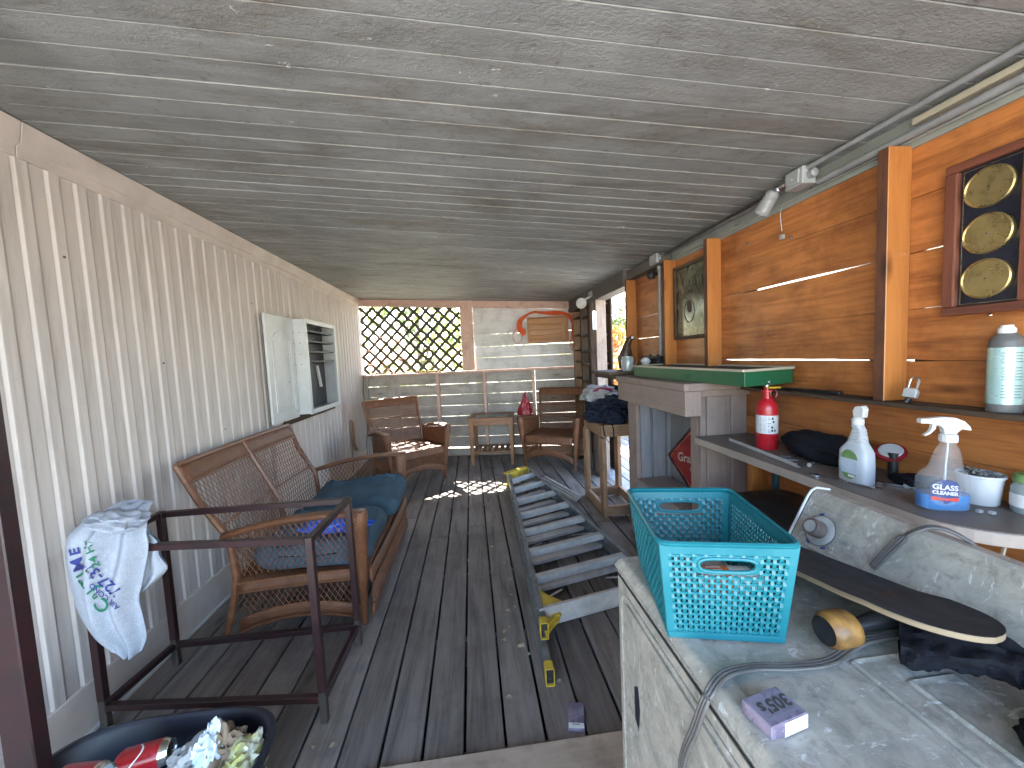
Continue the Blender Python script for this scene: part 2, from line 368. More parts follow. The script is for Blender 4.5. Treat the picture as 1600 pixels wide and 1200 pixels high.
K['cable']=pm('grey_cable',(.115,.108,.10),(.07,.065,.06),16,.42)
K['greycap']=pm('grey_knob',(.40,.40,.38),(.28,.27,.25),18,.4,.0003)
K['ringbrown']=pm('grimy_ring',(.15,.11,.095),(.09,.065,.055),18,.45)
K['bluemark']=pm('blue_print',(.03,.06,.22),None,20,.5)
K['greyprint']=pm('grey_print',(.17,.18,.21),None,20,.5)
K['purple']=pm('lilac_carton',(.24,.20,.26),(.13,.105,.15),20,.28)
K['paper']=pm('crumpled_paper',(.34,.34,.33),(.24,.24,.24),9,.7,.002)
K['kraft']=pm('brown_paper',(.22,.16,.105),(.15,.105,.065),9,.75,.003)
K['tree_bark']=pm('bark',(.16,.12,.085),(.09,.065,.045),8,.9,.01)
K['leafg']=leafm('green_leaves',(.09,.14,.05),(.22,.27,.09),.38)
K['leafy']=leafm('yellowgreen_leaves',(.20,.26,.07),(.42,.43,.13),.42)
K['leafr']=leafm('red_orange_leaves',(.40,.10,.03),(.55,.33,.10),.45)
K['dryleaf']=pm('dry_leaf',(.36,.32,.22),(.24,.20,.13),20,.7)
K['ground']=pm('sandy_ground',(.46,.41,.33),(.30,.29,.20),1.2,.9,.02)
K['concrete']=pm('pale_concrete',(.50,.485,.45),(.42,.40,.37),2.5,.85,.004)
K['terracotta']=pm('terracotta',(.34,.16,.09),(.24,.11,.06),16,.7)
K['thermo']=pm('white_enamel',(.74,.75,.76),None,20,.35)
K['yellowfence']=wood('yellow_pine_fence',(.62,.45,.20),(.48,.33,.14),.6,9,.2)
K['stucco']=pm('white_stucco',(.72,.70,.66),(.62,.60,.56),8,.85,.003)
K['duck']=pm('dark_brown_carving',(.08,.045,.028),(.045,.026,.018),16,.4)
K['orangelabel']=pm('pill_orange',(.60,.14,.02),None,20,.3)
K['jarglass']=pm('jar_glass',(.30,.33,.33),(.22,.25,.25),20,.1,spec=.7)
K['lightgreen']=pm('spray_can_label',(.30,.48,.47),(.40,.55,.53),14,.3,0,.3)
K['threshold']=wood('worn_plywood_sill',(.42,.33,.25),(.30,.225,.165),.7,6,.1,6,(.18,.12,.085),.001,knots=False)
def ceil_z(x): return 2.244-.068*x
# ================================================================ SETTING
g=MB(); g.grid(lambda u,v: Vector(((u-.5)*300,(v-.4)*300,-.62+.25*noise.noise(Vector((u*30,v*30,0))))),60,60,300,300)
tag(g.build('ground',K['ground'],smooth=True),kind='structure')
g=MB(); g.box(-7,-9,-.66,7,-.75,-.30); tag(g.build('bounce_slab',K['concrete']),kind='structure')  # unseen pale slab behind the camera, added to bounce sun indoors
# deck boards, one floor, plus the joists below
g=MB(); p=.152; x=-1.618
while x<1.5:
    bow=random.uniform(-.003,.003); dz=random.uniform(-.003,.0)
    xa,xb=x+.0055+bow*.3,x+p-.0055+bow*.3
    cuts=[-.7]+([random.uniform(.4,1.1),random.uniform(3.0,3.8)] if random.random()<.5 else [random.uniform(2.0,5.2)])+[6.1]
    for a,b in zip(cuts,cuts[1:]):
        g.box(xa,a+.0015,-.028+dz,xb,b-.0015,dz+random.uniform(-.0015,0))
    x+=p
for y in (-.5,.1,.7,1.3,1.9,2.5,3.1,3.7,4.3,4.9,5.5): g.box(-1.62,y,-.17,1.5,y+.04,-.031)
tag(g.build('deck_floor',K['deck'],bevel=.0025),kind='structure')
g=MB(); x=1.505
while x<3.4:
    g.box(x+.005,1.2,-.03,x+p-.007,7.2,-.002); x+=p
tag(g.build('outer_deck',K['deck_out'],bevel=.0025),kind='structure')
g=MB()
for a in ((-1.66,-.74,-.62,3.42,-.701,-.03),(-1.66,6.12,-.62,3.42,6.16,-.03),(-1.70,-.74,-.62,-1.66,6.16,-.03),(1.501,-.70,-.62,1.504,1.19,-.03),(3.42,-.74,-.62,3.46,6.16,-.03)): g.box(*a)
tag(g.build('deck_light_skirt',K['darkwood']),kind='structure')  # skirt added round the deck to keep light from under the floor
g=MB(); g.box(-1.65,-.69,-.50,3.41,6.1,-.47); tag(g.build('gap_shade_sheet',pm('gap_shade_dark',(.05,.04,.03),(.03,.025,.02),5,.95)),kind='structure')  # unseen dark sheet added so the floor gaps read as shade
# ceiling: 4 inch boards across the room, each with a small step that catches the light
g=MB(); y=1.014-.1016*17
while y<6.0:
    w_=.1016; rn=random.random(); st=.0009 if random.random()<.7 else .0002
    xa,xb=-1.62,1.62; za,zb=ceil_z(xa),ceil_z(xb); e=random.uniform(-.0006,.0006)
    y0,y1=y+.0022,y+w_-.0022
    g.hexa([(xa,y0,za-st+e),(xb,y0,zb-st+e),(xb,y1,zb+e+.0008),(xa,y1,za+e+.0008),(xa,y0,za+.02),(xb,y0,zb+.02),(xb,y1,zb+.02),(xa,y1,za+.02)],0,rn)
    y+=w_
g.hexa([(-1.75,-.8,ceil_z(-1.75)+.022),(1.8,-.8,ceil_z(1.8)+.022),(1.8,6.2,ceil_z(1.8)+.022),(-1.75,6.2,ceil_z(-1.75)+.022),(-1.75,-.8,ceil_z(-1.75)+.06),(1.8,-.8,ceil_z(1.8)+.06),(1.8,6.2,ceil_z(1.8)+.06),(-1.75,6.2,ceil_z(-1.75)+.06)],1)
tag(g.build('ceiling',[K['ceil'],K['darkfascia']]),kind='structure')
# left wall: corrugated siding of a mobile home
t=thing('siding_wall','long beige corrugated metal siding wall on the left with a folded top trim','wall',(-1.6,2.6,0))
prof=[(0,0),(.046,.0),(.049,-.003),(.052,.0),(.060,.013),(.064,.014),(.080,.0125),(.098,.014),(.104,.010)]
ys=[]; y=-.75
while y<6.0:
    ys+=[(y+a,-1.600+b*.42) for a,b in prof]; y+=.11
g=MB(); vs=[];fs=[];uv=[]
for (yy,xx) in ys: vs+=[(xx,yy,.19),(xx,yy,2.26)]
for i in range(len(ys)-1): fs.append((2*i,2*i+1,2*i+3,2*i+2))
g.add(vs,fs); g.box(-1.66,-.75,.0,-1.615,6.0,2.4); g.build('siding',K['siding'],t)
g=MB(); g.box(-1.615,-.75,.0,-1.588,6.0,.195); g.build('skirting_board',K['trim'],t,bevel=.003)
g=MB(); g.box(-1.612,-.75,0.0,-1.575,6.0,.012); g.build('base_strip',K['white'],t)
g=MB()
for a,b in ((-.75,1.62),(1.623,3.9),(3.903,5.95)):
    g.prism([(-1.606,2.225),(-1.588,2.222),(-1.586,2.262),(-1.570,2.268),(-1.556,2.345),(-1.61,2.352)],lambda x,z,d: Vector((x,d,z)),a,b)
g.build('top_trim',K['trim'],t,bevel=.0015)
g=MB()
for k in range(9):
    yy=1.75+k*.44; zz=1.9-(k%3)*.43
    g.lathe([(.0,0),(.005,.001),(.0045,.004),(0,.005)],(-1.593,yy,zz),(1,0,0),8)
g.build('screw',K['darkwood'],t)
# right wall: varnished boards with gaps of daylight, studs, ledge
t=thing('plank_wall','right hand wall of orange varnished boards with daylight showing through its gaps','wall',(1.5,1.6,0))
lv=[0.02,.19,.36,.53,.70,.865,1.03,1.196,1.345,1.521,1.705,1.884,2.045]
def wob(k,y): return .006*noise.noise(Vector((y*1.3,k*5.3,0)))+.004*math.sin(y*1.7+k)
def gap(k,y):
    z=lv[k]; s=.5+.5*noise.noise(Vector((y*9,k*3.1,2)))
    if abs(z-1.705)<.001:
        if 1.30<y<1.93: return .0075*min(1,(y-1.27)/.25)+.001*s
        if 1.03<y<1.17: return .005*s+.0015
        if y>2.0 and y<2.15: return .003*s
    if abs(z-1.345)<.001:
        if 1.42<y<2.15: return .0062*s+.0022
        if 1.28<y<1.42: return .005*s
        if 1.135<y<1.18: return .007
    if abs(z-1.521)<.001 and 1.06<y<1.17: return .0028*s
    if y>2.8 and (abs(z-1.521)<.001 or abs(z-1.705)<.001): return .006*s
    return .0016
for k in range(len(lv)-1):
    g=MB(); n=70; ya,yb=-.75,3.40; rn=random.random(); vs=[];fs=[];uv=[]
    for i in range(n+1):
        y=ya+(yb-ya)*i/n; z0=lv[k]+wob(k,y)+gap(k,y)/2 if k else .02; z1=lv[k+1]+wob(k+1,y)-gap(k+1,y)/2
        if k==len(lv)-2: z1=2.045
        vs+=[(1.5,y,z0),(1.5,y,z1),(1.524,y,z1),(1.524,y,z0)]
    for i in range(n):
        for j in range(4):
            a=4*i+j;b=4*i+(j+1)%4; fs.append((a,b,b+4,a+4))
            y=i/n*(yb-ya);dy=(yb-ya)/n; h=[0,.16,.18,.02,.0]
            hh=[0,.16,.184,.344][j]; h2=[.16,.184,.344,.37][j]
            uv.append([(y+rn*9,hh+rn*3),(y+rn*9,h2+rn*3),(y+dy+rn*9,h2+rn*3),(y+dy+rn*9,hh+rn*3)])
    fs+= [(3,2,1,0),tuple(4*n+j for j in range(4))]; uv+=[[(0,0)]*4]*2
    g.add(vs,fs,uv,0,rn); g.build('board',K['orange'],t)
for k in range(1,len(lv)-1):
    g=MB(); n=82; run=None; got=False
    for i in range(n+1):
        y=-.75+4.15*i/n; cl=abs(gap(k,y)-.0016)<1e-6 and i<n
        if cl and run is None: run=y
        if not cl and run is not None:
            g.box(1.5245,run-.02,lv[k]-.02,1.535,y,lv[k]+.02); run=None; got=True
    if got: g.build('gap_light_block',K['darkwood'],t)  # unseen strips added behind closed gaps to block the daylight
for (y,z0) in ((.02,1.206),(1.175,1.206),(2.16,1.20),(2.665,1.20),(3.335,.0)):
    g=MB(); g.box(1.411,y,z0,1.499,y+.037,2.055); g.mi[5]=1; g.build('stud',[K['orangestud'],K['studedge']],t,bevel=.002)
for y in (.6,1.80):
    g=MB(); g.box(1.411,y,.0,1.499,y+.037,.90); g.build('stud',K['orangestud'],t,bevel=.002)
g=MB(); g.box(1.40,-.7,1.190,1.499,2.155,1.205); g.build('ledge',K['darkwood'],t,bevel=.0015)
g=MB(); g.box(1.494,-.75,2.046,1.55,3.335,2.20); g.build('fascia',K['fascia'],t)
g=MB(); g.box(1.40,3.38,2.0,1.55,5.6,2.16); g.box(1.41,2.70,2.045,1.49,3.33,2.12); g.build('header_beam',K['darkfascia'],t,bevel=.003)
g=MB(); g.box(1.46,-.75,2.105,1.493,1.15,2.125); g.build('top_batten',K['cream'],t,bevel=.002)
g=MB()
for (y,z) in ((1.655,1.903),(1.93,1.955),(1.32,2.10),(1.55,2.075),(2.02,2.075)): g.lathe([(0,0),(.009,.001),(.008,.006),(0,.009)],(1.494,y,z),(-1,0,0),8)
g.build('nail_head',K['chrome'],t,smooth=True)
# ---- back wall (turned 10.8 degrees)
BR=-math.atan(.19)
bw=thing('back_fence_wall','back wall of grey white planks below a rail, tan beam, post and studs','wall',(0,5.6,0),BR)
BM=ROOT[bw.name]
def bl(x,y,z): return BM@Vector((x,y,z))
class LB(MB):
    pass
def lbox(g,x0,y0,z0,x1,y1,z1,mi=0):
    g.hexa([bl(*q) for q in ((x0,y0,z0),(x1,y0,z0),(x1,y1,z0),(x0,y1,z0),(x0,y0,z1),(x1,y0,z1),(x1,y1,z1),(x0,y1,z1))],mi)
zs=[.0,.116,.282,.447,.587,.745,.904,1.062,1.212]
for k in range(8):
    g0=.009 if k==1 else .0021; g1=.009 if k==0 else .0021
    if k==0: g0=0
    if k==7: g1=0
    for (a,b) in ((-1.66,-.47),(-.468,.92),(.922,1.56)):
        g=MB(); r1,r2=random.uniform(-.002,.002),random.uniform(-.002,.002)
        g.hexa([bl(*q) for q in ((a,.0,zs[k]+g0+r1),(b,.0,zs[k]+g0+r2),(b,.02,zs[k]+g0+r2),(a,.02,zs[k]+g0+r1),(a,0,zs[k+1]-g1),(b,0,zs[k+1]-g1),(b,.02,zs[k+1]-g1),(a,.02,zs[k+1]-g1))])
        g.build('plank',K['fence'],bw,bevel=.0015)
zs=[1.245,1.42,1.578,1.752,1.925,2.16]
for k in range(5):
    g=MB(); g0={0:0,1:.0003,2:.003,3:.0012,4:.0006}[k]; g1={0:.0006,1:.001,2:.001,3:.0006,4:0}[k]
    zt=zs[k+1]-g1; a,b=.065,1.56
    if k==4: zz=(ceil_z(a)-.10,ceil_z(b)-.10)
    else: zz=(zt,zt-.0012)
    g.hexa([bl(*q) for q in ((a,.004,zs[k]+g0*.3),(b,.004,zs[k]+g0),(b,.022,zs[k]+g0),(a,.022,zs[k]+g0*.3),(a,.004,zz[0]),(b,.004,zz[1]),(b,.022,zz[1]),(a,.022,zz[0]))])
    g.build('white_plank',K['whitep'],bw,bevel=.0012)
def cz(xl): return ceil_z((bl(xl,0,0)).x)-.002
for a,b in ((-1.66,-.112),(.068,1.56)):
    g=MB(); g.hexa([bl(*q) for q in ((a,-.04,cz(a)-.10),(b,-.04,cz(b)-.10),(b,.0,cz(b)-.10),(a,.0,cz(a)-.10),(a,-.04,cz(a)),(b,-.04,cz(b)),(b,.0,cz(b)),(a,.0,cz(a)))])
    g.build('beam',K['pink'],bw,bevel=.003)
g=MB(); lbox(g,-.11,-.045,1.247,.066,-.002,2.24); g.build('post',K['pink'],bw,bevel=.003)
g=MB(); lbox(g,-1.66,-.085,1.214,1.50,.06,1.244); g.build('rail',K['pink'],bw,bevel=.003)
for x in (-.51,.178,.875):
    g=MB(); lbox(g,x,-.085,.02,x+.042,-.003,1.212); g.build('stud',K['pink'],bw,bevel=.002)
g=MB(); lbox(g,-1.26,-.022,.03,-1.07,-.003,1.212); g.build('wide_board',K['fence'],bw,bevel=.002)
g=MB(); lbox(g,-1.62,-.022,.03,-1.56,-.003,1.212); g.build('side_batten',K['fence'],bw,bevel=.002)
# lattice
lt=thing('lattice_screen','dark diagonal wooden lattice screen filling the opening above the rail, left of the post','lattice',bl(-.8,.02,1.245),BR)
x0,x1,z0=-1.62,-.11,1.245
def ztop(x): return cz(x)-.095
for s in (1,-1):
    g=MB(); q=-2.6
    while q<2.6:
        # line x = q + s*(z-z0)
        pts=[]
        for i in range(80):
            z=z0+i*.0125; x=x0+.75+q+s*(z-z0)*1.0
            if x0+.01<x<x1-.01 and z<ztop(x)+.02: pts.append((x,z))
        if len(pts)>2:
            (xa,za),(xb,zb)=pts[0],pts[-1]
            g.beam(bl(xa,.012+.007*s,za),bl(xb,.012+.007*s,zb),.041,.007,bl(0,1,0)-bl(0,0,0))
        q+=.178
    g.build('slat',K['lattice'],lt)
# ================================================================ WICKER
def strands(g, fn, W, Hh, pitch, r, slope=1.9, ok=None, n=3, seg=.05):
    """two diagonal families of canes over a W x Hh sheet given by fn(u,v)"""
    for s in (1,-1):
        L=W+Hh/slope; k=-int(Hh/slope/pitch)-1
        while k*pitch<L:
            u0=k*pitch; a=[]; N_=max(3,int(Hh/seg))
            for i in range(N_+1):
                v=Hh*i/N_; u=(u0+v/slope) if s>0 else (W-u0-v/slope)
                if -.002<=u<=W+.002 and (ok is None or ok(u/W,v/Hh)): a.append(fn(min(max(u/W,0),1),v/Hh))
                else:
                    if len(a)>1: g.tube(a,r,n,caps=False)
                    a=[]
            if len(a)>1: g.tube(a,r,n,caps=False)
            k+=1
def lerp(a,b,t): return Vector(a)*(1-t)+Vector(b)*t
def wicker(name,label,cat,loc,rz,w,d,sofa=False,group=None,aw=.085,flare=.05,backz=.95,lean=.17,pitch=.024):
    t=thing(name,label,cat,loc,rz,group); hw=w/2; az=.655; sz=.40 if not sofa else .29; cr=.0024 if sofa else .0036
    r0=ROOT[t.name]; G=lambda x,y,z: r0@Vector((x,y,z))
    for s in (-1,1):
        # front pillar, tapered towards the foot
        g=MB(); n=16
        for (prof,mi) in (([(0,.016,.014),(.16,.020,.019),(.30,.027,.027),(.45,.035,.036),(.58,.041,.044),(.635,.042,.047),(az-.006,.036,.042),(az,.022,.03)],0),):
            rings=[]
            for z,a,b in prof:
                cx=s*(hw-.02+flare*(z/az)**1.5); cy=.03-.02*(z/az)
                rings.append([G(cx+a*abs(math.cos(q))**.75*math.copysign(1,math.cos(q)),cy+b*abs(math.sin(q))**.75*math.copysign(1,math.sin(q)),z) for q in [2*math.pi*k/n for k in range(n)]])
            vs=[p for rr in rings for p in rr]; fs=[];uv=[]
            for i in range(len(rings)-1):
                for k in range(n):
                    k2=(k+1)%n; fs.append((i*n+k,i*n+k2,(i+1)*n+k2,(i+1)*n+k)); c=.0145
                    uv.append([(prof[i][0],k*c),(prof[i][0],(k+1)*c),(prof[i+1][0],(k+1)*c),(prof[i+1][0],k*c)])
            fs.append(tuple((len(rings)-1)*n+k for k in range(n))); uv.append([(0,0)]*n)
            g.add(vs,fs,uv)
        g.build('front_leg',K['wick'],t,smooth=True)
        # rear leg running up into the back post
        g=MB(); g.tube([G(s*(hw-.03),d+.03,0),G(s*(hw-.03),d-.02,.16),G(s*(hw-.035),d-.05,.34),G(s*(hw-.03),d-.03,.55),G(s*(hw-.02),d+lean*.45,.75),G(s*(hw-.0),d+lean-.03,backz)],[.016,.018,.019,.018,.017,.016],8)
        g.build('rear_leg',K['cane'],t,smooth=True)
        # arm
        g=MB()
        def arm(u,v):
            y=.0+u*(d-.02); x=s*(hw-.02+flare*(1-u*.6)); z=az-.005-.075*u*u+.012*math.sin(u*3.1)
            a=math.pi*2*v; ww=aw*.5*(1-.45*u)
            return G(x+ww*math.cos(a)*1,y,z-.012+.018*math.sin(a))
        g.grid(arm,14,12,d,.24); g.build('arm',K['wick'],t,smooth=True)
        # side panel: canes between seat and arm and down to the arched band
        zb=.035 if sofa else .10
        def side(u,v):
            y=.04+u*(d-.09); x=s*(hw-.025+flare*.55*v*(1-u)); return G(x,y,zb+v*(az-.03-.05*u*u-zb))
        def arch(u): return .10*max(0,math.sin(math.pi*u))**.8
        b0,b1=((.385,.475) if sofa else (.47,.56)); Hs=az-.03-zb
        for lo,hi in ((b1,1.0),(0,b0)):
            g=MB(); strands(g,side,d-.09,Hs,pitch,cr,1.7,lambda u,v: v>=arch(u)+.06 and lo<=v<=hi); g.build('cane_lattice',K['cane'],t,smooth=True)
        if not sofa:
            g=MB(); g.grid(lambda u,v: side(u,b1+(.97-b1)*v),12,8,d,.2); g.build('woven_side_panel',K['wick'],t,smooth=True,solid=.008)
        g=MB(); g.grid(lambda u,v: side(u,b0+(b1-b0)*v),12,3,d,.055); g.build('seat_band',K['wick'],t,smooth=True,solid=.012)
        g=MB(); g.grid(lambda u,v: side(u,arch(u)+.115*v),14,3,d,.06); g.build('arched_band',K['wick'],t,smooth=True,solid=.012)
        for q in ([side(k/12,arch(k/12)-.012) for k in range(13)],[side(k/6,b0) for k in range(7)],[side(k/6,b1) for k in range(7)]):
            g=MB(); g.tube(q,.009 if q is not None and len(q)==13 else .007,7); g.build('side_rod',K['cane'],t,smooth=True)
    # seat
    g=MB(); g.grid(lambda u,v: G((u-.5)*(w-.06),.0+v*(d-.04),sz-.02*math.sin(math.pi*u)*math.sin(math.pi*v)+.0),14,10,w,d); g.build('seat',K['wick'],t,smooth=True,solid=.02)
    # apron
    za=.04 if sofa else .10
    def fr(u,v): return G((u-.5)*(w-.07),-.012-.012*math.sin(math.pi*u),za+v*(sz-za+.01))
    def arc(u): return .30*max(0,math.sin(math.pi*u))**.7*(1 if not sofa else .6)
    g=MB(); g.grid(lambda u,v: fr(u,.70+.31*v),16,4,w,.09); g.build('apron_band',K['wick'],t,smooth=True,solid=.014)
    g=MB(); g.grid(lambda u,v: fr(u,arc(u)+.17*v),24,3,w,.05); g.build('arched_band',K['wick'],t,smooth=True,solid=.014)
    g=MB(); strands(g,fr,w-.07,sz-za,pitch*.9,cr,1.6,lambda u,v: v>arc(u) and v<.72,seg=.03); g.build('cane_lattice',K['cane'],t,smooth=True)
    g=MB(); g.tube([fr(u/24,arc(u/24)-.02) for u in range(25)],.009,7); g.build('apron_rod',K['cane'],t,smooth=True)
    # back rest
    def bk(u,v): 
        z=sz-.02+v*(backz-sz+.02); y=d-.05+ (lean+.02)*max(0,(z-.5)/(backz-.5))**1.1 + .02*math.sin(math.pi*u); ww=w-.06+.05*v
        return G((u-.5)*ww,y,z)
    Hb=backz-sz
    g=MB(); strands(g,bk,w-.02,Hb,pitch*1.05,cr,2.0,lambda u,v: v<.93); g.build('cane_lattice',K['cane'],t,smooth=True)
    g=MB(); g.grid(lambda u,v: bk(u,.865+.135*v),16,3,w,.08); g.build('back_band',K['wick'],t,smooth=True,solid=.012)
    g=MB(); g.grid(lambda u,v: bk(u,.02+.06*v),12,1,w,.04); g.build('back_band',K['wick'],t,smooth=True,solid=.012)
    g=MB(); g.tube([bk(u/16,1.0) for u in range(17)],.016,8); g.tube([bk(u/12,.86) for u in range(13)],.006,6)
    for v in ((.5,) if sofa else (.35,.62)): g.tube([bk(u/12,v) for u in range(13)],.0065,6)
    if sofa: g.tube([bk(.5,v/8) for v in range(9)],.016,8)
    g.build('back_frame',K['cane'],t,smooth=True)
    return t
wicker('wicker_loveseat','two seat brown wicker loveseat with worn cane sides and blue cushions along the siding wall','loveseat',(-.62,2.67,0),R_(90),1.20,.72,True,lean=.19,pitch=.030)
ch=wicker('wicker_armchair','brown wicker armchair with low arms standing in the left corner below the lattice','armchair',(-.63,4.40,0),R_(34),.70,.60,False,'wicker armchairs',backz=.95,lean=.16)
wicker('wicker_armchair','brown wicker armchair right of the small wooden side table','armchair',(.90,4.63,0),R_(-32.8),.70,.54,False,'wicker armchairs',backz=.95,lean=.12)
# cushions
def cushion(name,label,c,dims,rz=0,seed=0,mat='blue',group=None,tilt=(0,0),am=.019):
    t_=MB(); a,b,h=dims; q=Matrix.Rotation(rz,3,'Z')@Matrix.Rotation(tilt[0],3,'X')@Matrix.Rotation(tilt[1],3,'Y'); n=44; m=30
    def fn(u,v):
        th=2*math.pi*u; ph=math.pi*(v-.5)
        def se(x,e): return math.copysign(abs(x)**e,x)
        cx=se(math.cos(ph),.30)*se(math.cos(th),.28); cy=se(math.cos(ph),.30)*se(math.sin(th),.28); cz_=se(math.sin(ph),.62)
        p=Vector((cx*a/2,cy*b/2,cz_*h/2*(1+.10*(1-cx*cx)*(1-cy*cy))))
        f=noise.noise(Vector((p.x*5+seed,p.y*4,p.z*6)))*am+ abs(noise.noise(Vector((p.x*13+seed,p.y*5+3,p.z*9))))*am*-.9
        p*=1+f/max(.1,p.length)
        if p.z>0: p.z-=.022*abs(math.sin(p.y*17+3*noise.noise(p*6)))*(1-abs(cz_)*.2)*(am/.016)
        return Vector(c)+q@p
    t_.grid(fn,n*2,m*2); o=t_.build(name,K[mat],None,smooth=True,weld=True); return tag(rehome(o,Vector(c)-Vector((0,0,h/2))),label,'cushion',group)
cushion('seat_cushion','faded blue seat cushion on the near half of the loveseat',(-.93,2.395,.395),(.63,.555,.185),0,1,group='loveseat cushions',tilt=(0,R_(2)))
cushion('seat_cushion','faded blue seat cushion on the far half of the loveseat',(-.90,2.965,.415),(.66,.555,.185),R_(3),5,group='loveseat cushions',tilt=(R_(4),R_(-2)))
def blob(name,c,r,mat,seed=0,amp=.35,freq=2.2,rz=0,sub=5,fold=.25):
    import bmesh
    bm=bmesh.new(); bmesh.ops.create_icosphere(bm,subdivisions=sub,radius=1); q=Matrix.Rotation(rz,3,'Z'); me=[]
    g=MB(); vs=[]
    for v in bm.verts:
        p=v.co.copy(); k=1+amp*noise.noise(p*freq+Vector((seed,0,0)))+fold*(.5-abs(noise.noise(p*freq*2.6+Vector((0,seed,0)))))
        p*=k; p.z=max(p.z,-.72); vs.append(Vector(c)+q@Vector((p.x*r[0],p.y*r[1],p.z*r[2])))
    g.add(vs,[tuple(l.vert.index for l in f.loops) for f in bm.faces]); bm.free()
    return rehome(g.build(name,K[mat],None,smooth=True),(c[0],c[1],c[2]-r[2]*.72))
tag(blob('plastic_bag',(-.80,2.20,.515),(.15,.045,.035),'bluebag',3,.4,2.5,0,4,.5),'crumpled bright blue plastic bag tucked inside the near arm of the loveseat','bag')
# ================================================================ SIDE TABLE, GAS CAN
t=thing('side_table','small wooden side table with glass inset and tapered legs between the two wicker armchairs','side table',(.25,5.22,0),R_(-8))
TM=ROOT[t.name]
def tb(g,x0,y0,z0,x1,y1,z1,mi=0): g.hexa([TM@Vector(q) for q in ((x0,y0,z0),(x1,y0,z0),(x1,y1,z0),(x0,y1,z0),(x0,y0,z1),(x1,y0,z1),(x1,y1,z1),(x0,y1,z1))],mi)
for sx in (-1,1):
    for sy in (-1,1):
        g=MB(); cx,cy=sx*.262,sy*.225
        g.hexa([TM@Vector(q) for q in ((cx-.018,cy-.018,0),(cx+.018,cy-.018,0),(cx+.018,cy+.018,0),(cx-.018,cy+.018,0),(cx-.03,cy-.026,.60),(cx+.03,cy-.026,.60),(cx+.03,cy+.026,.60),(cx-.03,cy+.026,.60))]); g.build('leg',K['teak'],t,bevel=.003)
g=MB()
for a in ((-.30,-.26,.601,.30,-.19,.635),(-.30,.19,.601,.30,.26,.635),(-.30,-.189,.601,-.225,.189,.635),(.225,-.189,.601,.30,.189,.635)): tb(g,*a)
g.build('table_top',K['teak'],t,bevel=.003)
g=MB(); tb(g,-.223,-.187,.612,.223,.187,.624); g.build('glass_inset',K['tableglass'],t)
g=MB()
for a in ((-.23,-.235,.535,.23,-.215,.60),(-.23,.215,.535,.23,.235,.60),(-.272,-.2,.535,-.252,.2,.60),(.252,-.2,.535,.272,.2,.60)): tb(g,*a)
g.build('apron',K['teak'],t,bevel=.002)
g=MB(); tb(g,-.24,-.205,.155,.24,-.17,.18); tb(g,-.24,.17,.155,.24,.205,.18)
for k in range(6): tb(g,-.22+k*.078,-.169,.16,-.17+k*.078,.169,.176)
g.build('lower_shelf',K['teak'],t,bevel=.002)
g=MB()
def rb(u,v):
    a=2*math.pi*u; z=.30*v; k=(1-v)**.62*(1+.10*math.sin(3*a+4*v))*(.82+.25*math.sin(math.pi*min(1,v*1.6+.15))); n_=.018*noise.noise(Vector((math.cos(a)*2,math.sin(a)*2,v*5)))
    return Vector((.675+(.098*k+n_)*math.cos(a)+.012*v,5.00+(.07*k+n_)*math.sin(a),.648+z))
g.grid(rb,40,24); tag(rehome(g.build('red_bag',K['redplastic'],smooth=True),(.675,5.0,.648)),'dark red pointed bag slumped on the arm of the right wicker armchair','bag')
# ================================================================ LADDER lying on the deck
LA,LBp=Vector((.262,1.66,0)),Vector((.335,4.03,0)); RA,RB=Vector((.98,1.80,0)),Vector((.60,4.24,0))
t=thing('step_ladder','folded aluminium step ladder with yellow plastic fittings lying flat on the deck','ladder',(.6,3.0,0))
def lp(s,f,z): return (lerp(LA,LBp,f) if s<0 else lerp(RA,RB,f))+Vector((0,0,z))
for s in (-1,1):
    for (z0,z1,fa,fb,off) in ((.088,.162,.02,1.0,0),(.004,.076,-.05,.90,.006)):
        a,b=lp(s,fa,0),lp(s,fb,0); d=(b-a).normalized(); nrm=Vector((-d.y,d.x,0))*s   # inward = -nrm side
        if nrm.x*s<0: nrm=-nrm
        zc=(z0+z1)/2; g=MB(); o_=nrm*off
        g.beam(a+o_+Vector((0,0,zc)),b+o_+Vector((0,0,zc)),.003,z1-z0)
        for zz in (z0+.0015,z1-.0015): g.beam(a+o_-nrm*.015+Vector((0,0,zz)),b+o_-nrm*.015+Vector((0,0,zz)),.027,.003)
        g.build('front_rail' if z0>.05 else 'rear_rail',K['alud'],t,bevel=.001)
        e=a-d*.012; f=MB()
        for zz in (z0-.002,z1+.002): f.beam(e+o_-nrm*.014+Vector((0,0,zz)),e+d*.05+o_-nrm*.014+Vector((0,0,zz)),.034,.004)
        for oo in (.004,-.032): f.beam(e+o_+nrm*oo+Vector((0,0,zc)),e+d*.05+o_+nrm*oo+Vector((0,0,zc)),.004,z1-z0)
        f.build('foot_cap',K['yellow'],t,bevel=.001)
        f=MB(); f.beam(e+d*.012+o_-nrm*.014+Vector((0,0,zc)),e+d*.03+o_-nrm*.014+Vector((0,0,zc)),.032,z1-z0-.004); f.lathe([(0,0),(.004,.0),(.003,.002),(0,.002)],e+d*.012+o_-nrm*.014+Vector((0,0,zc-.015)),-d,8,mi=1); f.build('foot_pad',[K['black'],K['chrome']],t)
